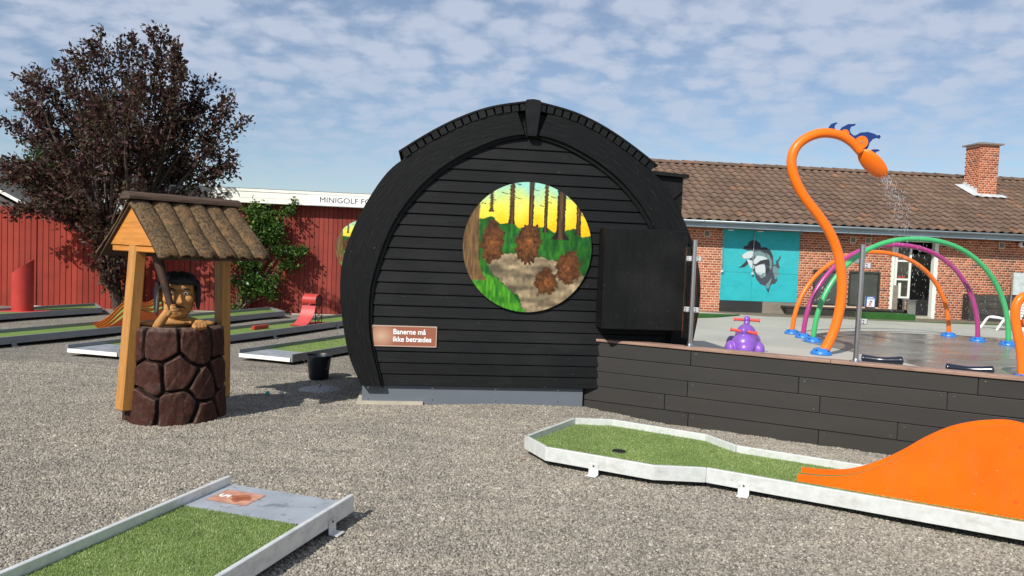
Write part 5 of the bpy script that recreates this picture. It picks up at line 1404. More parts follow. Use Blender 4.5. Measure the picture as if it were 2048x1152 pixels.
# red slanted tube on the far left lane
tp = gp(45, 622, RIM - .055); tb = thing('red_tube', 'upright red pipe with slanted open top by the fence', 'obstacle', tp)
seg = 28; R_, H0, H1 = .185, .80, 1.0
V = []; 
for r_, zf in ((R_, 0), (R_, 1), (R_ - .012, 1), (R_ - .012, 0)):
    for k in range(seg):
        a = 2 * math.pi * k / seg; x, y = math.cos(a), math.sin(a)
        top = .86 + .13 * x + .055 * y
        V.append((tp[0] + r_ * x, tp[1] + r_ * y, tp[2] + (top if zf else 0)))
m = MB(); m.add(V, [(i * seg + k, i * seg + (k + 1) % seg, (i + 1) * seg + (k + 1) % seg, (i + 1) * seg + k) for i in range(3) for k in range(seg)]); smooth_by_angle(m.build('pipe', 'redmetal', tb))
MB().box((tp[0] + .05, tp[1], tp[2] + .006), (.75, .5, .012), rad(7)).build('foot_plate', 'redmetal2', tb)

# bucket, heap of grit, balls
bk = gp(637, 758, 0); bt = thing('bucket', 'black plastic bucket standing on the gravel beside the cabin', 'bucket', bk)
m = MB(); m.lathe([(.105, .0), (.112, .01), (.142, .27), (.150, .272), (.152, .29), (.146, .292), (.138, .275), (.106, .02), (.0, .018)], bk, 28, cap=False); m.add([(bk[0] + .105 * math.cos(2 * math.pi * k / 28), bk[1] + .105 * math.sin(2 * math.pi * k / 28), bk[2]) for k in range(28)], [tuple(range(28))[::-1]])
smooth_by_angle(m.build('pail', 'bucket', bt))
m = MB(); m.tube([np.array(bk) + [.15 * math.cos(t) + .02 * math.sin(t), .06 * math.sin(t) - .12, .26 - .15 * abs(math.sin(t)) ** .8] for t in np.linspace(-.15, math.pi + .1, 16)], .004, 6); m.build('handle', 'wire', bt, True)
hp = gp(640, 778, 0); n = 40; V = []; Fh = []
for i in range(14):
    for k in range(n):
        r_ = i / 13; a = 2 * math.pi * k / n
        z_ = .035 * (1 - r_ ** 1.6) * (1 + .25 * math.sin(3 * a + 5 * r_)) - .004 + .016 * RNG.random() * (1 - .5 * r_)
        V.append((hp[0] + r_ * .23 * (1 + .12 * math.sin(2 * a)) * math.cos(a), hp[1] + r_ * .19 * math.sin(a), z_ if i < 13 else -.01))
for i in range(13):
    for k in range(n): Fh.append((i * n + k, (i + 1) * n + k, (i + 1) * n + (k + 1) % n, i * n + (k + 1) % n))
m = MB().add(V, Fh); tag(stuff(m.build('grit_heap', 'sand', None, True, loc=hp)), 'small pale heap of grit in front of the bucket', 'grit heap')
for px, py, mt__, lb in ((535, 788, 'ballteal', 'teal golf ball lying in the shadow on the gravel'), (563, 788, 'ballgrey', 'grey white golf ball lying in the shadow near the grit')):
    p = gp(px, py, .02); m = MB(); m.ellipsoid((p[0], p[1], .030), (.0225,) * 3, seg=20, rings=12); tag(m.build('golf_ball', mt__, None, True, loc=(p[0], p[1], .008)), lb, 'ball', 'golf balls')
# a fallen leaf
lfp = gp(1047, 918, .012); m = MB(); m.add([lfp + [-.03, 0, 0], lfp + [0, -.014, .006], lfp + [.03, .002, .002], lfp + [0, .014, .008]], [(0, 1, 2, 3)]); tag(m.build('fallen_leaf', 'capwood', None, loc=lfp), 'small orange brown fallen leaf on the gravel', 'leaf')

# ================================================================== WISHING WELL
WC = np.array([-2.98, 6.68]); TH = rad(52)
wdir = np.array([math.cos(TH), math.sin(TH)]); qf = np.array([math.sin(TH), -math.cos(TH)])     # ridge direction, front-right side
def WP(a, q_, z): return np.array([*(WC + wdir * a + qf * q_), z])
well = thing('wishing_well', 'wooden wishing well with bark roof and carved stone pattern stump', 'well', (*WC, 0))
# stump: turned log with stones carved in relief
cam_a = math.atan2(-WC[1], -WC[0])       # direction to the viewer
R0 = .40
seeds = [(-1.05, .69), (-.33, .69), (.46, .68), (1.12, .68), (-.62, .43), (.11, .465), (.60, .35), (1.12, .43), (-.80, .17), (.04, .155), (.70, .10), (1.2, .15),
         (1.8, .68), (2.5, .66), (-3.0, .69), (-1.75, .68), (-2.4, .7), (1.8, .42), (2.5, .4), (-3.0, .44), (-1.35, .42), (-2.1, .42), (1.9, .15), (2.6, .14), (-3.0, .17), (-1.6, .17), (-2.3, .16)]
SD = np.array(seeds); na, nz = 260, 120
AA, ZZ = np.meshgrid(np.linspace(-math.pi, math.pi, na, endpoint=False), np.linspace(-.04, .845, nz))
def rel(AAq, ZZq):
    wob = .03 * np.sin(AAq * 7 + ZZq * 9) ; wz = .018 * np.sin(AAq * 5 - ZZq * 14 + 1)
    D = []
    for (a, z) in seeds:
        da_ = (AAq + wob - a * 1.0 + math.pi) % (2 * math.pi) - math.pi
        D.append(np.hypot(da_ * R0 * 1.0, (ZZq + wz - z) * 1.12))
    D = np.sort(np.stack(D), 0); e = (D[1] - D[0])
    return np.clip((e - .012) / .042, 0, 1)
E_ = rel(AA, ZZ); e_s = 1 - (1 - E_) ** 2.2
taper = R0 * (1.03 - .10 * np.clip(ZZ / .88, 0, 1))
lip = np.clip((ZZ - .805) / .04, 0, 1)
facet = np.round((AA * 2.6 + .5 * np.sin(ZZ * 9)) * 1.6) / 1.6 - (AA * 2.6 + .5 * np.sin(ZZ * 9))
Rr_ = taper + .046 * e_s - .030 + .020 * facet * (e_s > .6) * .5 + .008 * (vnoise(AA * 3, ZZ * 8, 1.3, 5) - .5) - lip ** 2 * .045
V = np.stack([WC[0] + Rr_ * np.cos(AA + cam_a), WC[1] + Rr_ * np.sin(AA + cam_a), ZZ], -1).reshape(-1, 3)
I = np.arange(na * nz).reshape(nz, na); F = np.stack([I[:-1], np.roll(I, -1, 1)[:-1], np.roll(I, -1, 1)[1:], I[1:]], -1).reshape(-1, 4)
st = raw_mesh('stump', V, F, 'stump', well); st.data.polygons.foreach_set('use_smooth', np.ones(len(st.data.polygons), bool))
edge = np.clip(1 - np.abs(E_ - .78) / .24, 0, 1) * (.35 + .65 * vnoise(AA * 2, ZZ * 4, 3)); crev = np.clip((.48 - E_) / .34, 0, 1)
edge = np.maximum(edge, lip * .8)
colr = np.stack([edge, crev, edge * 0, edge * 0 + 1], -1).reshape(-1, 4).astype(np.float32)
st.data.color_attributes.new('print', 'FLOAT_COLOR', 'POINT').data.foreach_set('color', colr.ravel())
tp_ = MB(); n = 48
ring_ = [(WC[0] + r_ * math.cos(2 * math.pi * k / n), WC[1] + r_ * math.sin(2 * math.pi * k / n), z_) for r_, z_ in ((.335, .844), (.335, .832), (.0, .834)) for k in range(n)]
tp_.add(ring_, [(i * n + k, i * n + (k + 1) % n, (i + 1) * n + (k + 1) % n, (i + 1) * n + k) for i in range(2) for k in range(n)]); tp_.build('stump_top', 'bark_dark', well)
# posts, slightly splayed
for s, b_z, lean in ((-1, .13, .10), (1, .13, .03)):
    A = WP(s * .455, 0, b_z); B = WP(s * (.455 - lean), 0, 1.56); m = MB(); m.bar(A, B, .125, .10, .010, up=(*wdir, 0)); m.build('post', 'pine', well)
# gable boards, ridge beam
ez, rz_, ha, gl = 1.475, 1.93, .55, .49
GS = .045                       # the roof sits a little towards the rear post
for s in (-1, 1):
    m = MB(); fn = lambda a, z, o, s=s: WP(GS + s * (.425 + o), a, z)
    m.prism([(-.40, 1.535), (.40, 1.535), (.0, 1.875)], fn, 0, .03); m.build('gable_board', 'pine_h', well)
    m = MB(); m.bar(WP(GS + s * .42, -.38, 1.505), WP(GS + s * .42, .38, 1.505), .05, .05, .006); m.build('tie_beam', 'pine_h', well)
# bark slabs: arched half-round pieces down each slope
for side in (1, -1):
    nS = 6; wS = (2 * gl + .02) / nS
    for k in range(nS):
        a0 = GS - gl + k * wS; V = []; F = []; nu, nv = 9, 15
        rg = random.Random(k * 7 + side)
        for layer in (0, 1):
            for j in range(nv):
                t = j / (nv - 1)
                for i in range(nu):
                    x = i / (nu - 1)
                    arch = (.036 + .008 * (k % 2)) * math.sin(math.pi * x) ** .6
                    jag = (.035 * math.sin(math.pi * x) + .018 * math.sin(9 * x + k * 2.1) + .012 * math.sin(23 * x + k)) if j == nv - 1 else 0
                    bumpy = .006 * mnoise.noise(Vector((a0 * 9 + x * 3, t * 7, side * 3.1)))
                    tt = t + (jag if j == nv - 1 else 0)
                    top_gap = .055 * (1 - math.sin(math.pi * x) ** .5) if j == 0 else 0
                    qq = (.015 + ha * tt + top_gap * .5); zz = rz_ - .02 - (rz_ - ez) * tt - top_gap * .4
                    nx_, nz_ = (rz_ - ez), ha; ll = math.hypot(nx_, nz_)
                    hgt = arch + bumpy - (.020 if layer else 0)
                    V.append(WP(a0 - .008 + x * (wS + .016) + .012 * math.sin(t * 4 + k), side * (qq + hgt * nx_ / ll), zz + hgt * nz_ / ll))
        nn_ = nu * nv
        for j in range(nv - 1):
            for i in range(nu - 1):
                b = j * nu + i; F.append((b, b + 1, b + nu + 1, b + nu)); F.append((nn_ + b, nn_ + b + nu, nn_ + b + nu + 1, nn_ + b + 1))
        for i in range(nu - 1):
            F.append((i, nn_ + i, nn_ + i + 1, i + 1)); b = (nv - 1) * nu + i; F.append((b, b + 1, nn_ + b + 1, nn_ + b))
        for j in range(nv - 1):
            b = j * nu; F.append((b, b + nu, nn_ + b + nu, nn_ + b)); b = j * nu + nu - 1; F.append((b, nn_ + b, nn_ + b + nu, b + nu))
        m = MB().add(V, F); m.build('bark_slab', 'bark', well, True)
    # dark boarding beneath the bark
    m = MB(); m.add([WP(GS - gl + .01, side * .0, rz_ - .03), WP(GS + gl - .01, side * .0, rz_ - .03), WP(GS + gl - .01, side * (ha - .01), ez - .022), WP(GS - gl + .01, side * (ha - .01), ez - .022),
                     WP(GS - gl + .01, side * .0, rz_ - .055), WP(GS + gl - .01, side * .0, rz_ - .055), WP(GS + gl - .01, side * (ha - .015), ez - .047), WP(GS - gl + .01, side * (ha - .015), ez - .047)],
                    [(0, 1, 2, 3), (7, 6, 5, 4), (0, 4, 5, 1), (1, 5, 6, 2), (2, 6, 7, 3), (3, 7, 4, 0)]); m.build('roof_boarding', 'bark_dark', well)
m = MB(); V = []; n = 11
for j in range(16):
    a = GS - gl - .03 + (2 * gl + .06) * j / 15
    for k in range(n):
        t = math.pi * k / (n - 1); r_ = .088 + .006 * mnoise.noise(Vector((a * 6, k * .8, 1)))
        V.append(WP(a, r_ * math.cos(t), rz_ - .005 + r_ * .72 * math.sin(t)))
m.add(V, [(j * n + k, j * n + k + 1, (j + 1) * n + k + 1, (j + 1) * n + k) for j in range(15) for k in range(n - 1)] + [tuple(range(n)), tuple(15 * n + k for k in range(n))[::-1]] + [(j * n, (j + 1) * n, (j + 1) * n + n - 1, j * n + n - 1) for j in range(15)])
m.build('ridge_log', 'bark_dark', well)

# ---- carved figure looking out of the well
fg = thing('carved_figure', 'carved wooden figure with black fur hair holding a club in the well', 'carving', (*WC, .87))
fd = np.array([-WC[0] * .9 + .55, -WC[1]]); fd /= np.linalg.norm(fd)          # where the face looks
fr = np.array([-fd[1], fd[0]])                                                # the figure's left = viewer's right
HC = WC + fd * .03
def FP(r, f, z): return np.array([*(HC + fr * r + fd * f), z])
FR = np.stack([[fr[0], fr[1], 0], [fd[0], fd[1], 0], [0, 0, 1]], 1)
def remeshed(m, name, mat, voxel, parent=None, sm=2):
    o = m.build(name, mat, parent, True, fix=False)
    r = o.modifiers.new('r', 'REMESH'); r.mode = 'VOXEL'; r.voxel_size = voxel; r.use_smooth_shade = True
    s_ = o.modifiers.new('s', 'SMOOTH'); s_.iterations = sm; s_.factor = .5
    return o
E3 = lambda m, r, f, z, a, b, c, tilt=0, yaw=0: m.ellipsoid(FP(r, f, z), (a, b, c), R=FR @ np.array(Matrix.Rotation(yaw, 3, 'Z') @ Matrix.Rotation(tilt, 3, 'X')), seg=24, rings=16)
hd = MB()
E3(hd, 0, 0, 1.135, .142, .150, .185); E3(hd, 0, .015, 1.03, .128, .138, .135); E3(hd, 0, .04, .955, .092, .098, .075)      # skull, jaw, chin
E3(hd, .0, .118, 1.175, .115, .045, .035)                                       # brow
E3(hd, -.075, .115, 1.075, .05, .045, .045); E3(hd, .075, .115, 1.075, .05, .045, .045)        # cheeks
hd.add([FP(-.024, .13, 1.16), FP(.024, .13, 1.16), FP(.052, .13, 1.035), FP(-.052, .13, 1.035), FP(0, .165, 1.16), FP(.030, .235, 1.055), FP(-.030, .235, 1.055), FP(0, .225, 1.03)],
       [(0, 4, 1), (1, 4, 5, 2), (0, 3, 6, 4), (4, 6, 5), (3, 2, 7), (2, 5, 7), (6, 3, 7), (5, 6, 7), (0, 1, 2, 3)])          # wedge nose
E3(hd, 0, .125, .992, .072, .028, .018)                                         # lower lip
E3(hd, -.155, .0, 1.09, .028, .04, .055); E3(hd, .155, .0, 1.09, .028, .04, .055)   # ears
E3(hd, 0, -.02, .865, .20, .13, .05)                                             # shoulders down to the well rim
E3(hd, -.21, .03, .855, .11, .09, .03); E3(hd, .20, .06, .855, .11, .09, .03)
head = remeshed(hd, 'head', 'carved', .009, fg, 1)
for s in (-1, 1):
    m = MB(); E3(m, s * .058, .137, 1.128, .022, .014, .013); ey = m.build('eye', 'whiteink', head, True); m = MB(); E3(m, s * .058, .148, 1.127, .009, .007, .009); m.build('pupil', 'ink', ey, True)
    m = MB(); m.tube([FP(s * .095, .150, 1.158), FP(s * .07, .160, 1.172), FP(s * .045, .166, 1.166), FP(s * .022, .168, 1.150)], [.005, .008, .008, .005], 6); m.build('eyebrow', 'ink', head, True)
m = MB(); m.tube([FP(-.065, .135, .998), FP(-.035, .148, 1.010), FP(0, .153, 1.013), FP(.035, .148, 1.010), FP(.065, .135, .996)], [.003, .007, .008, .007, .003], 6); m.build('mouth', 'ink', head, True)
hr = MB()
E3(hr, 0, -.03, 1.235, .165, .165, .085); E3(hr, 0, .045, 1.235, .145, .115, .06); E3(hr, 0, -.10, 1.12, .155, .09, .16)
for k in range(16):
    E3(hr, -.15 + .02 * k, .135 - .02 * abs(k - 7.5) * .6, 1.215 + .012 * random.random(), .017, .02, .032)
for s in (1,):
    for k in range(5): E3(hr, s * (.165 + .004 * random.random()), -.05 + .03 * k, 1.12 - .02 * random.random(), .022, .03, .12 + .02 * random.random())
hair = remeshed(hr, 'hair', 'hair', .010, fg, 1)
hl = MB()
for k in range(7): E3(hl, -.160 - .020 * random.random(), -.07 + .027 * k, 1.085 - .03 * random.random(), .017, .017, .125 + .045 * random.random(), .10 * random.random())
remeshed(hl, 'side_hair', 'hair_gray', .010, fg, 1)
def fist(m, c, ax, kn, pal, size=1.0):
    """c palm centre, ax along the gripped bar, kn finger direction start, pal palm normal"""
    c = np.array(c, float); ax, kn, pal = [np.array(v, float) / np.linalg.norm(v) for v in (ax, kn, pal)]
    m.ellipsoid(c, np.array((.046, .042, .026)) * size, R=np.stack([ax, kn, pal], 1))
    for i, (L, off) in enumerate(((.92, -.033), (1.0, -.011), (.97, .011), (.82, .033))):
        b = c + ax * off * size + kn * .030 * size
        p = [b, b + (kn * .022 + pal * .012) * L * size, b + (kn * .020 + pal * .036) * L * size, b + (-kn * .004 + pal * .050) * L * size, b + (-kn * .024 + pal * .044) * L * size]
        m.tube(p, [.0112 * size, .0115 * size, .0112 * size, .0105 * size, .009 * size], 8)
    b = c - ax * .036 * size - kn * .018 * size
    m.tube([b, b + (-ax * .014 + pal * .022 + kn * .004) * size, b + (ax * .006 + pal * .044 + kn * .016) * size, b + (ax * .026 + pal * .050 + kn * .022) * size], [.014 * size, .0135 * size, .012 * size, .010 * size], 8)
# club resting from the raised hand up behind the roof
c0, c1 = FP(-.055, .245, 1.005), FP(-.185, .20, 1.50)
m = MB(); m.tube([c0 + (c1 - c0) * t for t in (-.05, .0, .2, .45, .7, .9, 1.0)], [.022, .027, .030, .034, .040, .043, .036], 12); tag_c = m.build('club', 'club', fg, True)
am = MB(); am.tube([FP(-.165, .16, .82), FP(-.145, .19, .87), FP(-.105, .215, .94), FP(-.085, .225, .98)], [.045, .043, .037, .032], 12)
fist(am, FP(-.072, .225, .995), c1 - c0, fr[0] * np.array([1, 0, 0]) + fr[1] * np.array([0, 1, 0]) + .0, np.array([fd[0], fd[1], .1]), 1.05)
remeshed(am, 'raised_arm', 'carved', .0058, fg, 1)
a2 = MB(); a2.tube([FP(.16, .10, .850), FP(.17, .19, .862), FP(.175, .26, .872)], [.045, .040, .034], 12)
fist(a2, FP(.175, .285, .880), np.array([fr[0], fr[1], 0]), np.array([fd[0], fd[1], .25]), np.array([fd[0] * .2, fd[1] * .2, -1]), 1.15)
remeshed(a2, 'resting_arm', 'carved', .0058, fg, 1)

# ================================================================== RED FENCE AND MINIGOLF BUILDING (left background)
LB = Frame(dp(620, 629, 17.1) * [1, 1, 0], 7.0)
RL = Matrix(((LB.u[0], -LB.out[0], 0), (LB.u[1], -LB.out[1], 0), (0, 0, 1))).to_4x4()
def board_mesh(w, h, t, mat, nm='board'):
    m = MB().box((0, 0, h / 2), (w, t, h), bev=.006); me = bpy.data.meshes.new(nm); me.from_pydata(m.v, [], m.f); me.materials.append(MT[mat]); return me
fe0, fe1 = -9.4, LB.uv(384, 420)[0]
fence = thing('board_fence', 'red vertical board fence at the left behind the tree', 'fence', LB.P(-6, 0, 0))
bp_ = .1185; fm = board_mesh(bp_ - .007, 2.19, .022, 'redboard')
n = int((fe1 - fe0) / bp_)
for k in range(n):
    step_ = .02 if fe0 + k * bp_ < LB.uv(66, 500)[0] else 0.0
    inst('board', fm, fence, Matrix.Translation(Vector(LB.P(fe0 + (k + .5) * bp_, -.02 + RNG.normal(0, .004), step_ + RNG.normal(0, .0012)))) @ RL)
MB().prism([(fe0, 0), (fe1 - .01, 0), (fe1 - .01, 2.12), (fe0, 2.12)], LB.P, -.06, -.013).build('backing', 'darkred', fence)
mg = thing('minigolf_building', 'red boarded flat roofed building with white fascia and lettering', 'building', LB.P(0, 0, -2))
me0, me1 = fe1, 4.6
wm = board_mesh(bp_ * .87 - .006, 2.52, .022, 'redboard2'); pb_ = bp_ * .87
for k in range(int((me1 - me0) / pb_)):
    inst('board', wm, mg, Matrix.Translation(Vector(LB.P(me0 + (k + .5) * pb_, .02, RNG.normal(0, .0012)))) @ RL)
MB().prism([(me0, -.05), (me1, -.05), (me1, 2.75), (me0, 2.75)], LB.P, -5.0, -.013).build('body', 'darkred', mg)
MB().prism([(me0 + .01, -.05), (me1, -.05), (me1, .018), (me0 + .01, .018)], LB.P, -.012, .03).build('plinth', 'concrete_beige', mg)
FO = .27; fz0 = LB.uv(600, 410, FO)[1]; fz1 = LB.uv(600, 382, FO)[1]
fa0 = LB.uv(330, 380, FO)[0]
hz_ = [fz0, fz0 + (fz1 - fz0) * .36, fz0 + (fz1 - fz0) * .80, fz1]
for i in range(3):
    o_ = FO + (.012 if i == 2 else 0)
    MB().prism([(fa0, hz_[i] + .002), (me1, hz_[i] + .002), (me1, hz_[i + 1] - .002), (fa0, hz_[i + 1] - .002)], LB.P, FO - .03, o_).build('fascia_board', 'white', mg)
MB().prism([(fa0 + .01, fz1 - .03), (me1, fz1 - .03), (me1, fz1 + .012), (fa0 + .01, fz1 + .012)], LB.P, -5.2, FO - .031).build('roof', 'darkfelt', mg)
MB().prism([(fa0 + .01, fz0), (me1, fz0), (me1, fz0 + .02), (fa0 + .01, fz0 + .02)], LB.P, .012, FO - .032).build('soffit', 'soffit', mg)
sa0 = LB.uv(617, 395, FO)[0]
MB().prism([(sa0, fz0 + .012), (me1 - .3, fz0 + .012), (me1 - .3, fz1 - .045), (sa0, fz1 - .045)], LB.P, FO + .0005, FO + .006).build('name_board', 'signwhite', mg)
ta, tz_ = LB.uv(638.5, 404.5, FO + .01); te = LB.uv(742, 409.5, FO + .01)[0]
o_, wid_ = text_mesh('lettering', 'MINIGOLF FO', .170, lambda a, z, o: LB.P(ta + a, tz_ + z, o), FO + .0075, 'ink', mg, .0, .0005)
me_ = o_.data; sc_ = (te - ta) / wid_
co = np.zeros(len(me_.vertices) * 3); me_.vertices.foreach_get('co', co); co = co.reshape(-1, 3); base_ = LB.P(ta, 0, 0) - root_loc(mg)
along = (co - base_) @ LB.u; co += np.outer(along * (sc_ - 1), LB.u); me_.vertices.foreach_set('co', co.astype(np.float32).ravel()); me_.update()
text_mesh('lettering', 'Y', .170, lambda a, z, o: LB.P(te + .005 + a, tz_ + z, o), FO + .0075, 'ink', mg, .0, .0005)
dc = LB.uv(729, 497, .03)
round_painting('round forest painting on the red wall half hidden by the cabin', lambda a, z, o: LB.P(dc[0] + a, dc[1] + z, .014 + o), .655, 4)
# small white blocks along the foot of the fence
for px in (72, 112):
    p = gp(px, 616, .03); m = MB(); m.box(p, (.22, .10, .09), rad(7), .01); tag(m.build('kerb_block', 'frame_white', None, loc=(p[0], p[1], 0)), 'white block at the fence foot %s' % ('right of the red tube' if px == 72 else 'further right along the fence'), 'block', 'white blocks')

# house with grey roof beyond the fence
HF = Frame(dp(0, 470, 21) * [1, 1, 0], 7.0)
hs = thing('gable_house', 'grey gable with white barge board beyond the fence', 'house', HF.P(-2, 0, 0))
e0 = HF.uv(56, 412); e1 = HF.uv(-2, 381); sl_ = (e1[1] - e0[1]) / (e1[0] - e0[0]); apx = e1[0] - 2.2; apz = e1[1] + sl_ * -2.2
lft = 2 * apx - e0[0]
MB().prism([(lft, 0), (e0[0] - .1, 0), (e0[0] - .1, e0[1] - .12), (apx, apz - .08), (lft + .1, e0[1] - .12)], HF.P, -6, 0).build('gable_wall', 'grayroof', hs)
for s, (a_, b_) in ((1, (e0, (apx, apz))), (-1, ((lft, e0[1]), (apx, apz)))):
    MB().prism([(a_[0], a_[1]), (b_[0], b_[1]), (b_[0], b_[1] + .05), (a_[0], a_[1] + .05)], HF.P, -6.2, .06).build('roof_slope', 'grayroof', hs)
    MB().prism([(a_[0], a_[1] - .035), (b_[0], b_[1] - .035), (b_[0], b_[1] + .055), (a_[0], a_[1] + .055)], HF.P, .062, .09).build('barge_board', 'white', hs)

# ================================================================== VEGETATION
def leaf_cloud(P, D, size, mat, name, parent, flat_=.45):
    """P points, D preferred directions; one folded four-corner leaf at each point"""
    n = len(P); d = D + RNG.normal(0, .75, (n, 3)); d /= np.linalg.norm(d, axis=1)[:, None] + 1e-9
    r = RNG.normal(0, 1, (n, 3)); s = np.cross(d, r); s /= np.linalg.norm(s, axis=1)[:, None] + 1e-9; nm = np.cross(d, s)
    L = size * (.7 + .6 * RNG.random(n))[:, None]; w = L * flat_ * .5
    V = np.stack([P, P + d * L * .45 + s * w + nm * L * .07, P + d * L + nm * L * -.05, P + d * L * .45 - s * w + nm * L * .07], 1).reshape(-1, 3)
    return raw_mesh(name, V, np.arange(4 * n).reshape(n, 4), mat, parent)
def branch_tree(label, base, fork_z, tips, leafmat, size, per, spread, name, r0=.10, group=None, stems=5, leaf_from=.3, flat_=.5):
    t = thing(name, label, 'tree', base, group); base = np.array(base, float)
    m = MB(); P = []; D = []
    # stems rising from the base, fanning outwards
    sts = []
    for k in range(stems):
        a = 2 * math.pi * k / stems + .4; e = base + np.array([.45 * math.cos(a), .45 * math.sin(a), fork_z * (.85 + .5 * random.random())])
        mid_ = (base + e) / 2 + [.1 * math.cos(a), .1 * math.sin(a), .1]; st_ = [base + [.05 * math.cos(a), .05 * math.sin(a), -.05], mid_, e]
        m.tube(catmull(st_, 8), list(np.linspace(r0, r0 * .5, 8)), 7); sts.append(e)
    for tip in tips:
        tip = np.array(tip, float)
        s = min(sts, key=lambda e: np.linalg.norm((tip - e)[:2]) + .3 * random.random()); v = tip - s; L = np.linalg.norm(v)
        bend = np.array([0, 0, .10 * L]) + RNG.normal(0, .05 * L, 3)
        path = catmull([s, s + v * .4 + bend, s + v * .75 + bend * .6, tip], 14)
        m.tube(path, list(np.linspace(r0 * .38, .006, 14)), 5)
        cnt = int(per * (.6 + .25 * L))
        tt = leaf_from + (1 - leaf_from) * RNG.random(cnt) ** .85
        idx = tt * 13; i0 = np.minimum(idx.astype(int), 12); fr_ = (idx - i0)[:, None]; pa = np.array(path)
        c = pa[i0] * (1 - fr_) + pa[i0 + 1] * fr_
        sg = (spread * (1 - tt) ** .6 + .045)[:, None]
        P.append(c + RNG.normal(0, 1, (cnt, 3)) * sg * [1, 1, .85]); vv = v / L
        D.append(np.tile(vv * .7 + [0, 0, -.15], (cnt, 1)))
        # side twigs reaching out of the clump
        for q_ in range(4):
            k = random.randint(5, 12); o_ = path[k]; dv = vv * .6 + RNG.normal(0, .6, 3); dv /= np.linalg.norm(dv); ll = (.25 + .35 * random.random()) * min(1, spread / .25)
            m.tube([o_, o_ + dv * ll * .5 + [0, 0, .02], o_ + dv * ll], [.009, .006, .003], 4, cap=False)
            c2 = int(per * .11); u_ = RNG.random(c2)[:, None]; P.append(o_ + dv * ll * u_ + RNG.normal(0, .045, (c2, 3))); D.append(np.tile(dv, (c2, 1)))
    m.build('trunk', 'trunk', t, fix=False)
    leaf_cloud(np.concatenate(P), np.concatenate(D), size, leafmat, 'crown', t, flat_)
    return t
TD = 15.9
tips_px = [(200, 54), (185, 80), (235, 82), (299, 52), (328, 62), (270, 75), (356, 93), (353, 112), (366, 138), (429, 155), (463, 189), (493, 237), (465, 302), (470, 334), (448, 392), (146, 99), (118, 125), (71, 138), (47, 151),
           (37, 190), (60, 205), (7, 243), (34, 265), (0, 329), (0, 362), (22, 433), (70, 410), (140, 445), (110, 300), (60, 330), (170, 455), (205, 500), (220, 560), (232, 590), (395, 160), (410, 210), (440, 250), (430, 290), (420, 340), (400, 385), (460, 215),
           (90, 235), (110, 350), (60, 385), (150, 390), (330, 390), (260, 420), (370, 410), (40, 345), (95, 420), (20, 350), (80, 345), (120, 380), (45, 415), (150, 420), (180, 400), (200, 430), (225, 470), (215, 520), (230, 555), (300, 400), (130, 330), (25, 320), (340, 80), (285, 95), (165, 110), (100, 160), (200, 480), (240, 530)]
tips = []
for (x, y) in tips_px:
    c = math.hypot((x - 250) / 240, (y - 260) / 210); yy = TD + RNG.normal(0, .9) * max(.15, 1.15 - c)
    if y > 405: yy = 15.3 + .5 * random.random()
    elif x > 380: yy = 16.35 + .4 * random.random()
    tips.append(dp(x, y, yy))
for k in range(44):
    a = RNG.random() * 2 * math.pi; r_ = RNG.random() ** .5 * .66
    x, y = 252 + math.cos(a) * r_ * 205, 262 + math.sin(a) * r_ * 175; tips.append(dp(x, y, TD + RNG.normal(0, 1.0)))
branch_tree('large purple leaved tree rising behind the wishing well', gp(243, 624, -.02), 1.5, tips, 'plumleaf', .10, 200, .17, 'plum_tree', .085, stems=6)
# green trees farther back
ft = [dp(85 + dx, 275 + dy, 23 + RNG.normal(0, .5)) for dx, dy in ((0, 5), (8, 20), (-10, 30), (15, 40), (-20, 55), (25, 60), (-5, 50), (-30, 85), (35, 90), (0, 80), (-40, 120), (45, 120), (10, 115), (-15, 130), (-50, 140), (60, 145))]
branch_tree('tall light green tree peeking out behind the purple tree', dp(90, 500, 23) * [1, 1, 0], 2.2, ft, 'farleaf', .16, 150, .32, 'green_tree', .12, 'trees beyond the fence', flat_=.4)
ft = [dp(20 + dx, 378 + dy, 27 + RNG.normal(0, .5)) for dx, dy in ((0, 4), (20, 2), (-30, 0), (35, 12), (-12, 12), (50, 18), (10, 20), (-45, 10), (30, 28), (60, 30), (-70, 2))]
branch_tree('low dark green tree crowns above the grey gable roof', dp(20, 500, 27) * [1, 1, 0], 1.6, ft, 'farleaf', .17, 130, .4, 'green_tree', .10, 'trees beyond the fence', flat_=.5)

# climbing rose on the red wall
rose = thing('climbing_rose', 'green climbing shrub growing up the red wall beside the well', 'shrub', LB.P(LB.uv(478, 632)[0], 0, .25))
blobs = [(515, 425, 26, 22, 560), (540, 445, 24, 24, 560), (505, 455, 26, 22, 520), (535, 475, 26, 18, 420), (575, 420, 16, 12, 130), (590, 404, 5, 8, 40), (565, 500, 22, 13, 330), (590, 505, 20, 10, 260), (575, 530, 22, 12, 300), (607, 498, 11, 7, 110),
         (480, 522, 22, 14, 300), (505, 530, 22, 14, 320), (500, 560, 24, 16, 380), (525, 575, 20, 16, 330), (490, 585, 20, 14, 260), (470, 618, 14, 11, 170), (465, 560, 12, 12, 90), (545, 590, 12, 10, 100), (550, 560, 16, 14, 150), (500, 485, 22, 14, 280), (555, 460, 16, 20, 220)]
P = []; D = []
base_r = LB.P(LB.uv(482, 632)[0], 0, .22); sm2 = MB()
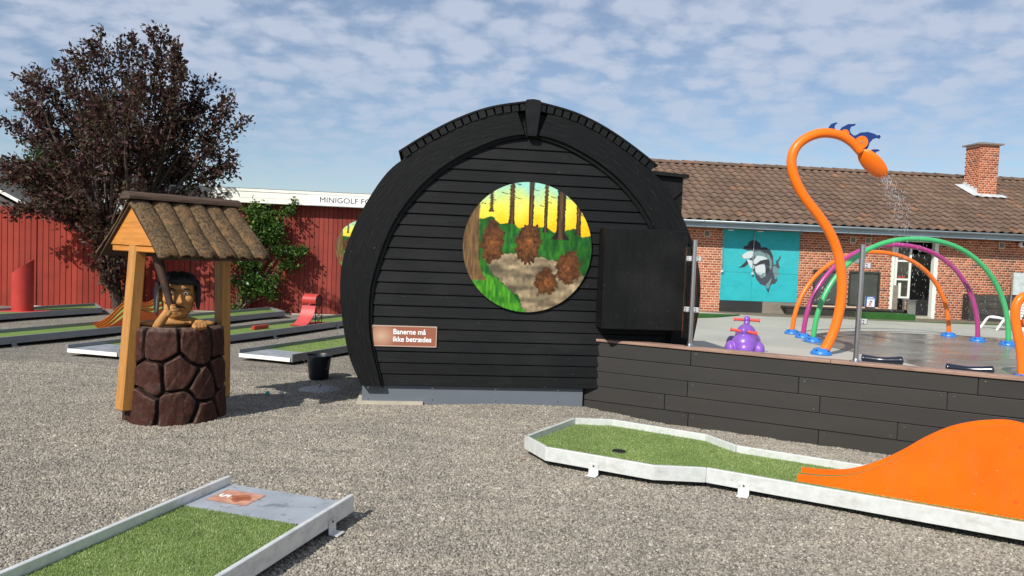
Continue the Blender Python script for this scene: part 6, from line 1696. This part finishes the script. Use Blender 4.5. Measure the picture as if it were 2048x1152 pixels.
for (x, y, rx, ry, cnt) in blobs:
    a, z = LB.uv(x, y, .3); sx_, sz_ = rx * .0113, ry * .0113
    A = a + RNG.normal(0, .5, cnt) * sx_; Z = np.maximum(z + RNG.normal(0, .5, cnt) * sz_, .05); O_ = .10 + np.abs(RNG.normal(.18, .13, cnt))
    P.append(LB.O + np.outer(A, LB.u) + np.outer(O_, LB.out) + np.column_stack([np.zeros(cnt), np.zeros(cnt), Z])); D.append(np.tile(LB.out * .5 + [0, 0, -.1] + LB.u * .2, (cnt, 1)))
    e = LB.P(a, z, .22); sm2.tube(catmull([base_r + RNG.normal(0, .05, 3) * [1, 1, 0], base_r * .6 + e * .4 + [0, 0, .1], e], 8), list(np.linspace(.018, .005, 8)), 5)
for k in range(14):
    e = base_r + LB.u * (-.15 + .45 * random.random()) + np.array([0, 0, .25 + .3 * random.random()]) + LB.out * .2 * random.random(); sm2.tube([base_r + RNG.normal(0, .04, 3) * [1, 1, 0], (base_r + e) / 2 + RNG.normal(0, .03, 3), e], [.012, .009, .005], 5)
sm2.build('stem', 'twig', rose, fix=False)
leaf_cloud(np.concatenate(P), np.concatenate(D), .082, 'roseleaf', 'foliage', rose, .55)

# ================================================================== SPLASH PAD TOYS
def flange(parent, p, r=.145, h=.09):
    m = MB(); m.lathe([(r, .005), (r * 1.0, h * .35), (r * .82, h * .62), (r * .60, h * .92), (r * .52, h)], p, 28); f = smooth_by_angle(m.build('flange_cover', 'blue', parent), 50)
    for k in range(4):
        a = k * math.pi / 2 + .6; q = np.array(p) + [r * .78 * math.cos(a), r * .78 * math.sin(a), h * .62]; MB().lathe([(.018, 0), (.018, .014), (.010, .018)], q, 8).build('bolt', 'fin', f)
def arch(label, f0, f1, apex_y, mat, r):
    A, B = gp(*f0, PZ), gp(*f1, PZ); M_ = (A + B) / 2
    d = ray(*apex_y); top = EYE + d * (M_[1] / d[1]); h = top[2] - PZ
    t = thing('water_arch', label, 'spray arch', A, 'spray arches')
    pts = []
    for k in range(49):
        th = math.pi * k / 48; c, s = math.cos(th), math.sin(th)
        pts.append(M_ + (A - M_) * np.sign(c) * abs(c) ** .92 + np.array([0, 0, h * s ** .96]))
    m = MB(); m.tube(pts, r, 16); m.build('pipe', mat, t, True)
    flange(t, A); flange(t, B)
    for k in (9, 16, 24, 33, 40):
        p = pts[k]; m = MB(); m.tube([p - [0, 0, r * .9], p - [0, 0, r + .012]], .012, 6); m.build('nozzle', 'steel', t)
arch('orange spray arch, lowest and farthest of the three', (1584, 668), (1897, 673), (1740, 504), 'orange_tube', .043)
arch('magenta spray arch between the orange and the green arch', (1606, 676), (1955, 683), (1800, 490), 'magenta', .043)
arch('green spray arch, tallest and nearest of the three', (1626, 684), (2016, 691), (1840, 478), 'green_tube', .045)

# orange gooseneck shower with blue fins
SN = Frame(gp(1641, 709, PZ) * [1, 1, 0], 2.0)
gn = thing('gooseneck_shower', 'tall orange gooseneck water shower with blue fins on top', 'shower', SN.P(0, PZ, 0))
px_ = [(1642, 709), (1651, 697), (1667, 664), (1679, 620), (1684, 570), (1678, 515), (1662, 470), (1638, 432), (1610, 396), (1590, 358), (1583, 322), (1592, 294), (1615, 275), (1645, 266), (1678, 270), (1703, 284), (1722, 305)]
cp = [SN.uv(x, y) for x, y in px_]; rr__ = [.073] * 14 + [.070, .067, .062]
sm_pts = catmull([(*c, r_) for c, r_ in zip(cp, rr__)], 90)
m = MB(); m.tube([SN.P(a, z, 0) for a, z, r_ in sm_pts], [r_ for a, z, r_ in sm_pts], 20); m.build('pipe', 'orange_tube', gn, True)
flange(gn, SN.P(*cp[0], 0) * [1, 1, 0] + [0, 0, PZ], .155, .10)
# spoon shaped head
h0_, h1_ = np.array(SN.uv(1720, 300)), np.array(SN.uv(1771, 355)); hc = (h0_ + h1_) / 2; hd_ = (h1_ - h0_); hl_ = np.linalg.norm(hd_) / 2; hd_ /= np.linalg.norm(hd_)
ax_ = SN.u * hd_[0] + np.array([0, 0, 1]) * hd_[1]; nrm2 = np.array([0, 0, 1]) * hd_[0] - SN.u * hd_[1]; 
m = MB(); m.ellipsoid(SN.P(*hc, 0), (hl_, .15, .075), R=np.stack([ax_, SN.out * .80 + nrm2 * .60, nrm2 * .80 - SN.out * .60], 1), seg=32, rings=20); hd2 = m.build('head', 'orange_tube', gn, True)
Z2 = lambda pts: [SN.uv(1540 + x / 4.431, 220 + y / 4.431) for x, y in pts]
fin1 = Z2([(515, 190), (520, 155), (543, 123), (572, 113), (590, 112), (597, 119), (578, 130), (568, 155), (575, 175), (592, 184), (615, 184), (640, 152), (690, 126), (738, 125), (748, 121), (756, 132), (746, 142), (715, 150), (703, 180), (715, 208), (740, 228), (765, 222), (800, 201), (865, 195), (920, 211), (948, 226), (966, 221), (979, 236), (968, 255), (946, 247), (905, 262), (880, 292), (868, 330), (852, 352), (800, 330), (700, 270), (600, 240), (530, 230)])
MB().prism(fin1, SN.P, -.014, .014).build('fin', 'fin', gn)
fin2 = Z2([(885, 362), (912, 349), (945, 349), (960, 353), (970, 359), (960, 367), (942, 367), (925, 395), (900, 390)])
MB().prism(fin2, SN.P, -.014, .014).build('fin', 'fin', gn)
for (x, y, r_) in ((549, 203, 24), (652, 214, 38), (803, 288, 54)):
    c = Z2([(x, y)])[0]; R_ = r_ / 4.431 * 11.5 / 1500
    m = MB(); m.prism([(c[0] + R_ * math.cos(2 * math.pi * k / 28), c[1] + R_ * math.sin(2 * math.pi * k / 28)) for k in range(28)], SN.P, -.045, .045); d_ = smooth_by_angle(m.build('fin_boss', 'orange_tube', gn))
    MB().tube([SN.P(*c, .046), SN.P(*c, .052)], .014, 8).build('bolt', 'steel', d_)
# water leaving the head and drops in the air
def drops(name, label, pts, rad_, cat):
    t = (1 + 5 ** .5) / 2; iv = np.array([(-1, t, 0), (1, t, 0), (-1, -t, 0), (1, -t, 0), (0, -1, t), (0, 1, t), (0, -1, -t), (0, 1, -t), (t, 0, -1), (t, 0, 1), (-t, 0, -1), (-t, 0, 1)]) / math.sqrt(1 + t * t)
    fi = np.array([(0, 11, 5), (0, 5, 1), (0, 1, 7), (0, 7, 10), (0, 10, 11), (1, 5, 9), (5, 11, 4), (11, 10, 2), (10, 7, 6), (7, 1, 8), (3, 9, 4), (3, 4, 2), (3, 2, 6), (3, 6, 8), (3, 8, 9), (4, 9, 5), (2, 4, 11), (6, 2, 10), (8, 6, 7), (9, 8, 1)])
    V = (np.array(pts)[:, None, :] + iv[None] * np.array(rad_)[:, None, None] * [.7, .7, 3.2]).reshape(-1, 3); F = (fi[None] + 12 * np.arange(len(pts))[:, None, None]).reshape(-1, 3)
    o = raw_mesh(name, V, F, 'droplet', None, 3, loc=pts[0]); stuff(o); tag(o, label, cat)
src = SN.P(*SN.uv(1766, 352), 0); pts = []; rs = []
for k in range(620):
    t = RNG.random() ** 1.5 * .62; vel = SN.u * (.95 + RNG.normal(0, .28)) + SN.out * RNG.normal(.0, .28) + np.array([0, 0, -.7 + RNG.normal(0, .15)])
    p = src + RNG.normal(0, .035, 3) + vel * t * .95 - np.array([0, 0, 4.9 * t * t * .6]); pts.append(p); rs.append(.0025 + .0045 * RNG.random() ** 2)
drops('water_spray', 'sparkling water drops falling from the gooseneck shower head', pts, rs, 'water spray')
pts = [np.array([8.6, 14.2, 1.2]) + RNG.normal(0, 1, 3) * [.8, .5, .42] for k in range(420)]
drops('water_mist', 'scattered water drops hanging in the air under the arches', pts, [.003 + .003 * RNG.random() for _ in pts], 'water spray')

# hooked orange pipe at the right edge
HK = Frame(dp(2040, 720, 9.6) * [1, 1, 0], 0.0)
hk = thing('hooked_pipe', 'orange hooked spray pipe cut by the right edge', 'spray pipe', HK.P(0, PZ, 0))
hp_ = [HK.uv(x, y) for x, y in ((2047, 800), (2046, 760), (2042, 705), (2035, 665), (2030.5, 635), (2032, 612), (2041, 597), (2056, 591), (2074, 596), (2086, 614), (2083, 636), (2066, 647), (2047, 646))]
hp_[0] = (hp_[0][0], PZ + .02)
m = MB(); m.tube([SN_ for SN_ in [HK.P(a, z, 0) for a, z in catmull(hp_, 60)]], .056, 16); m.build('pipe', 'orange_tube', hk, True)
flange(hk, HK.P(hp_[0][0], PZ, 0), .15, .08)

# purple two-seat rocker
PR = Frame(gp(1487, 716, PZ) * [1, 1, 0], -12.0)
pr = thing('purple_rocker', 'purple plastic ride-on rocker with two red handlebars', 'ride-on toy', PR.P(0, PZ, 0))
R3 = np.stack([PR.u, -PR.out, [0, 0, 1]], 1)
def PE(m, a, o, z, rx, ry, rz): m.ellipsoid(PR.P(a, PZ + z, o), (rx, ry, rz), R=R3, seg=24, rings=16)
b = MB()
PE(b, 0, .0, .19, .185, .17, .175); PE(b, .05, -.34, .23, .165, .27, .235); PE(b, .0, .12, .13, .12, .10, .12)
PE(b, -.19, .03, .12, .085, .12, .125); PE(b, .20, .0, .12, .085, .12, .125); PE(b, .20, -.42, .20, .07, .11, .11); PE(b, -.14, -.45, .16, .08, .12, .11)
PE(b, -.02, .05, .355, .045, .05, .045); PE(b, .06, -.44, .475, .045, .05, .05)
remeshed(b, 'body', 'purple', .012, pr, 2)
for (a, o, z, ti) in ((-.02, .06, .385, .02), (.06, -.44, .515, 0)):
    for s in (-1, 1):
        A = PR.P(a + s * .045, PZ + z, o); B = PR.P(a + s * .185, PZ + z - s * ti, o)
        m = MB(); m.tube([A, A + (B - A) * .9, A + (B - A) * .91, B], [.021, .021, .030, .030], 12); smooth_by_angle(m.build('hand_grip', 'redgrip', pr))
    m = MB(); m.ellipsoid(PR.P(a, PZ + z + .005, o), (.05, .045, .055)); m.build('handle_hub', 'purple', pr, True)
for (a, o, z) in ((-.20, .13, .16), (-.13, .15, .11), (.10, .15, .17), (.11, .16, .10), (.21, .11, .13)):
    m = MB(); m.ellipsoid(PR.P(a, PZ + z, o), (.014, .012, .014), seg=10, rings=6); m.build('stud', 'purple', pr, True)
# dark glossy bars just behind the wall
for i, (x0, y0, x1, y1, lb) in enumerate(((1722, 717, 1808, 722, 'glossy dark blue rocker beam right of the steel post'), (1890, 735, 1990, 741, 'glossy dark blue rocker beam nearer the right edge'))):
    A, B = dp(x0, y0, 8.3), dp(x1, y1, 8.1); d = (B - A) / np.linalg.norm(B - A); M_ = (A + B) / 2
    t = thing('rocker_beam', lb, 'rocker', (M_[0], M_[1], PZ), 'rocker beams')
    path = [A - d * .0, A + (B - A) * .08, A + (B - A) * .3 - [0, 0, .004], A + (B - A) * .6 - [0, 0, .008], A + (B - A) * .88 - [0, 0, .002], B]
    m = MB(); m.tube(catmull(path, 24), [.01] + list(np.interp(np.linspace(0, 1, 22), [0, .06, .15, .5, .85, .95, 1], [.035, .052, .050, .036, .050, .052, .035])) + [.01], 16); m.build('beam', 'navy', t, True)
    for s in (.25, .75):
        q_ = A + (B - A) * s; m = MB(); m.tube([(q_[0], q_[1], PZ), (q_[0], q_[1], q_[2] - .03)], [.05, .035], 12); m.build('support', 'navy', t, True)
# white sun lounger
SLF = Frame(gp(2010, 662, PZ) * [1, 1, 0], 4.0)
sn = thing('sun_lounger', 'white plastic sun lounger behind the green arch', 'lounger', SLF.P(0, PZ, 0))
for o in (0, -.55):
    m = MB(); m.tube([SLF.P(a, PZ + z, o) for a, z in catmull([(-.22, .0), (-.14, .12), (-.05, .25), (.05, .29), (.20, .28), (.34, .24), (.42, .1), (.46, 0)], 20)], .028, 8); m.build('leg_frame', 'plasticwhite', sn, True)
for k in range(6):
    MB().box(SLF.P(-.02 + k * .07, PZ + .275, -.275), (.055, .50, .022), rad(4), .004).build('seat_slat', 'plasticwhite', sn)
for k in range(8):
    MB().box(SLF.P(.40 + k * .035, PZ + .30 + k * .062, -.275), (.022, .50, .055), rad(4), .004).build('back_slat', 'plasticwhite', sn)
